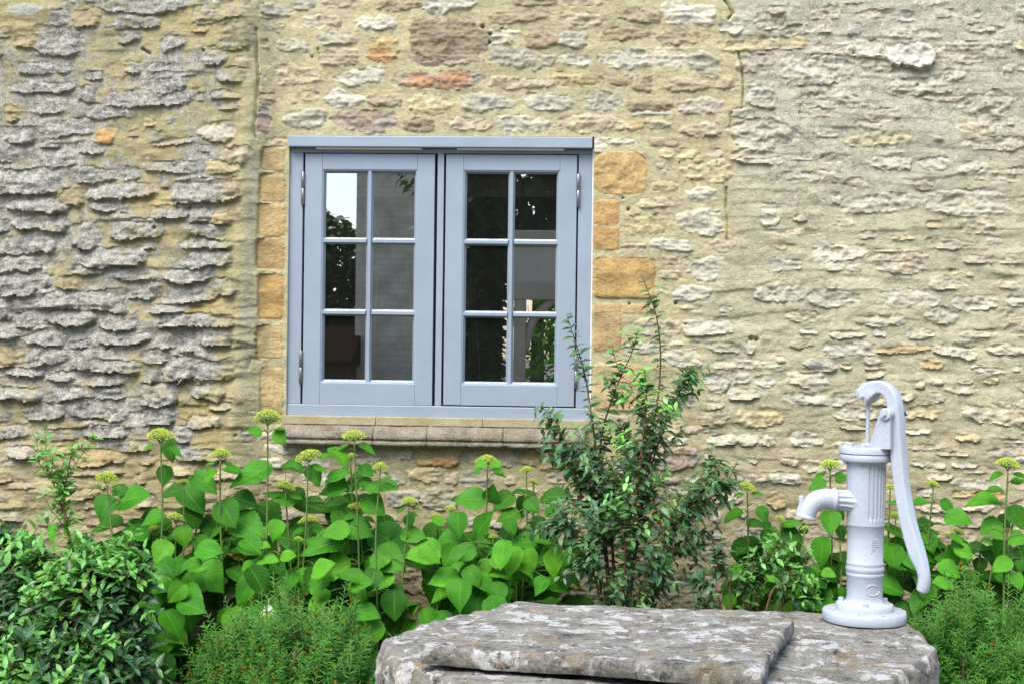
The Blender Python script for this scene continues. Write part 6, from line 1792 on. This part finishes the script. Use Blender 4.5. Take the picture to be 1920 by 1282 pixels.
_tq = (np.array([(-.5, 0, 0), (.5, 0, 0), (.45, .5, .1), (-.45, .5, .1), (.08, 1, -.05), (-.08, 1, -.05)]), np.array([(0, 1, 2, 3), (3, 2, 4, 5)]), np.array([(.1, 0), (.9, 0), (.9, .5), (.1, .5), (.55, 1), (.45, 1)]))
def garden_tree(name, label, x, y, h, blobs, n, leaf, cols, seed, trunk=0.12, group=None):
    rr = random.Random(seed); nr = np.random.RandomState(seed)
    root = tag(empty(name, (x, y, 0)), label, 'tree', group, kind='thing')
    lv = Leaves(_tq); tot = sum(b[3] * b[4] * b[5] for b in blobs)
    for (bx, by, bz, rx, ry, rz) in blobs:
        k = int(n * rx * ry * rz / tot)
        for i in range(k):
            v = nr.normal(size=3); v /= np.linalg.norm(v); r = nr.rand() ** 0.30
            r *= 1 + 0.18 * math.sin(v[0] * 5 + v[2] * 7 + seed)
            p = Vector((bx + v[0] * rx * r, by + v[1] * ry * r, bz + v[2] * rz * r))
            if p.z < 0.05: continue
            d = Vector((v[0] + nr.normal() * .5, v[1] + nr.normal() * .5, v[2] * .4 - .35 + nr.normal() * .4))
            c = rr.choice(cols); g = rr.uniform(.7, 1.3)
            lv.add(p, d, Vector((nr.normal() * .5, nr.normal() * .5, 1)), leaf * rr.uniform(.7, 1.3), (c[0] * g, c[1] * g, c[2] * g), 0.62)
    o = link('crown', lv.mesh('crown', M['tree']), root); o['kind'] = 'stuff'
    mb = MB(); bx, by, bz = blobs[0][:3]
    mb.tube(catmull([(x, y, -.05), (x + (bx - x) * .3, y + (by - y) * .3, bz * .5), (bx, by, bz + blobs[0][5] * .5)], 6), [trunk * (1 - .06 * k) for k in range(13)], 10)
    for k in range(5):
        a = k * 1.3; b = blobs[k % len(blobs)]
        mb.tube([(x + (bx - x) * .3, y + (by - y) * .3, bz * .55), (b[0] + math.cos(a) * b[3] * .5, b[1] + math.sin(a) * b[4] * .5, b[2] + b[5] * .4)], [trunk * .4, trunk * .1], 6)
    link('trunk', mb.mesh('trunk'), root, M['bark'])

def build_surroundings():
    GR = [(0.8, 1.0, 0.8), (1.1, 1.3, 0.9), (0.55, 0.7, 0.6)]
    DK = [(0.45, 0.6, 0.5), (0.6, 0.8, 0.6), (0.35, 0.48, 0.42)]
    LT = [(6.5, 7.0, 2.2), (4.8, 5.6, 2.0), (3.0, 4.0, 1.6)]  # tints lifted to paint sunlight onto the shrub beyond the porch
    # stone outbuilding mirrored in the left casement
    a = refl(667, 500, -7.0); b = refl(845, 500, -7.0)
    t = NT('coursed_stone')
    br = t.new('ShaderNodeTexBrick')
    mp = t.new('ShaderNodeMapping'); mp.inputs['Rotation'].default_value = (R(90), 0, 0)
    t.ln(t.pos(), mp.inputs['Vector']); t.ln(mp.outputs['Vector'], br.inputs['Vector'])
    br.inputs['Scale'].default_value = 2.2; br.inputs['Mortar Size'].default_value = 0.014; br.inputs['Mortar Smooth'].default_value = 0.6; br.inputs['Brick Width'].default_value = 0.55; br.inputs['Row Height'].default_value = 0.17; br.offset_frequency = 3; br.squash = 0.7
    br.inputs['Color1'].default_value = (0.80, 0.69, 0.53, 1); br.inputs['Color2'].default_value = (0.68, 0.585, 0.44, 1); br.inputs['Mortar'].default_value = (0.56, 0.48, 0.365, 1)
    c = t.mix(1.0, br.outputs['Color'], t.ramp(t.noise(4, 5, .7), [(0.3, .7), (0.7, 1.2)]), 'MULTIPLY')
    ms = t.fin(c, 0.9, 0.2, t.bump(br.outputs['Fac'], -0.6, 0.02))
    ob = tag(empty('stone_outbuilding', ((a.x + b.x) / 2, -9, 0)), 'pale stone outbuilding mirrored in the left casement', 'outbuilding', kind='thing')
    x0, x1 = a.x, b.x + 0.4
    box_obj('wall', x0, x1, -11.5, -7.0, 0, 4.9, ms, ob)
    bm = bmesh.new(); prism(bm, [(-11.9, 4.85), (-6.7, 4.85), (-6.75, 5.0), (-9.2, 7.1), (-11.85, 5.0)], 'x', x0 - .2, x1 + .2)
    link('roof', bm_mesh('roof', bm), ob, mat_plain('stone_tiles', (0.17, 0.15, 0.12), (0.10, 0.09, 0.075), 12, 0.9, 0.6, 20))
    # low timber shed left of it
    p = refl(600, 590, -6.5); q = refl(650, 590, -6.5)
    sh = tag(empty('garden_shed', (p.x, -7.2, 0)), 'low brown shed mirrored in the bottom left panes', 'shed', kind='thing')
    box_obj('wall', p.x - 1.4, q.x + 0.05, -8.0, -6.5, 0, 1.15, mat_plain('dark_boards', (0.07, 0.05, 0.035), (0.04, 0.03, 0.02), 10, .8, .3, 60), sh)
    bm = bmesh.new(); prism(bm, [(-8.15, 1.1), (-6.35, 1.1), (-6.35, 1.16), (-7.25, 1.6), (-8.15, 1.16)], 'x', p.x - 1.5, q.x + 0.10)
    link('roof', bm_mesh('roof', bm), sh, mat_plain('rusty_roof', (0.035, 0.018, 0.012), (0.02, 0.012, 0.009), 10, 1.0, .4, 40, 0.0))
    # bushy tree left of the outbuilding with sky above
    cx = refl(628, 500, -9.5); top = refl(640, 372, -9.5).z + 0.1
    garden_tree('garden_tree', 'leafy tree against the sky mirrored in the top left pane', cx.x - .3, -9.5, top, [(cx.x - .4, -9.5, top - 1.15, 1.0, 1.0, 1.1), (cx.x + .35, -9.4, top - 1.7, .9, .9, 1.2), (cx.x - 1.3, -9.6, top - 1.9, 1.1, 1., 1.2), (cx.x, -9.5, 1.0, 1.5, 1.0, 1.0)], 9000, .15, GR, 3)
    # branch hanging in front of the outbuilding
    bx = refl(762, 345, -3.2)
    garden_tree('young_tree', 'small tree with drooping branch mirrored in the left casement top right pane', bx.x + .55, -3.2, 3.4, [(bx.x + .25, -3.2, bx.z + .10, .30, .3, .26), (bx.x + .55, -3.3, bx.z + .55, .6, .5, .45), (bx.x + .30, -3.2, bx.z - .30, .20, .2, .3)], 900, .10, GR, 8, .05)
    # dark conifer filling the right casement
    cl, cr = refl(866, 500, -4.2), refl(966, 500, -4.2)
    w = (cr.x - cl.x)
    garden_tree('conifer_tree', 'dark dense conifer mirrored in the left half of the right casement', (cl.x + cr.x) / 2, -4.6, 5, [((cl.x + cr.x) / 2 - .22, -4.7, 1.2, w * .62, .5, 1.3), ((cl.x + cr.x) / 2 - .15, -4.7, 2.6, w * .60, .5, 1.3), ((cl.x + cr.x) / 2 - .1, -4.7, 4.2, w * .6, .5, 1.4)], 6500, .13, DK, 12)
    tx = refl(1010, 400, -8.0)
    garden_tree('garden_tree', 'tall dark tree mirrored above the oak porch in the right casement', tx.x, -8.2, 8, [(tx.x, -8.2, 4.6, 2.0, 1.4, 2.2), (tx.x + 1.6, -8.4, 3.6, 1.6, 1.3, 1.5), (tx.x - .6, -8.0, 5.9, 1.6, 1.3, 1.5)], 5200, .2, DK, 13)
    # oak porch
    Yp = -2.3
    ok = mat_plain('weathered_oak', (0.48, 0.41, 0.30), (0.38, 0.32, 0.23), 9, .8, .4, 50)
    pl = mat_plain('porch_plaster', (0.55, 0.50, 0.41), (0.48, 0.43, 0.35), 6, .9, .2, 40)
    pr = tag(empty('oak_porch', (refl(974, 640, Yp).x, Yp, 0)), 'oak framed porch with curved brace mirrored in the right casement', 'porch', kind='thing')
    xa, xb = refl(963, 640, Yp).x, refl(985, 640, Yp).x
    xe = xb + 1.7
    zb0, zb1, zb2, zb3 = refl(990, 562, Yp).z, refl(990, 530, Yp).z, refl(990, 462, Yp).z, refl(990, 432, Yp).z
    box_obj('post', xa, xb, Yp - .12, Yp, 0, zb0 - .001, ok, pr, .004); box_obj('post', xe, xe + .12, Yp - .12, Yp, 0, zb0 - .001, ok, pr, .004)
    box_obj('beam', xa - .03, xe + .2, Yp - .14, Yp + .01, zb0, zb1, ok, pr, .005)
    box_obj('gable_panel', xa - .02, xe + .18, Yp - .10, Yp - .02, zb1 + .001, zb2, pl, pr)
    box_obj('top_plate', xa - .05, xe + .2, Yp - .13, Yp + .005, zb2 + .001, zb3, ok, pr, .005)
    mb = MB(); m = [refl(983, 655, Yp - .06), refl(995, 610, Yp - .06), refl(1012, 585, Yp - .06), refl(1040, 558, Yp - .06)]
    mb.tube(catmull(m, 6), .042, 8); link('brace', mb.mesh('brace'), pr, ok)
    # shrub beyond the porch, its sunlight put into the leaf tint
    sx = refl(1020, 650, -5.2)
    garden_tree('garden_tree', 'bright green shrub mirrored through the oak porch opening', sx.x + .3, -5.4, 2.2, [(sx.x + .28, -5.5, 1.0, .62, .5, 1.0), (sx.x + .5, -5.5, 1.7, .75, .5, .6), (sx.x + 1.2, -5.6, 1.0, .9, .5, 1.1)], 3200, .10, LT, 14)
    # unseen trees added behind the viewer to block low sky light
    for i, (x, y, h, s) in enumerate([(-10.5, -11, 7.5, 2.6), (-13, -7, 8, 2.8), (5.5, -12, 9, 3.0), (9.5, -9, 8, 2.8), (13, -4, 7.5, 2.6), (1.5, -16, 10, 3.2), (-15, -17, 8, 3.0)]):
        garden_tree('garden_tree', ['broad tree far behind the viewer, beyond the mirrored leafy tree', 'broad tree well to the left behind the viewer', 'tall broad tree behind and right of the mirrored porch', 'broad tree right behind the viewer, past the porch', 'broad tree far right behind the viewer', 'tallest tree behind the mirrored outbuilding', 'broad tree far left behind the mirrored shed'][i], x, y, h, [(x, y, h * .62, s, s, h * .36), (x + s * .6, y, h * .45, s * .7, s * .8, h * .28), (x - s * .6, y + .3, h * .45, s * .7, s * .8, h * .28)], 2600, .42, GR, 50 + i, .2, 'garden trees behind the viewer')
build_surroundings()
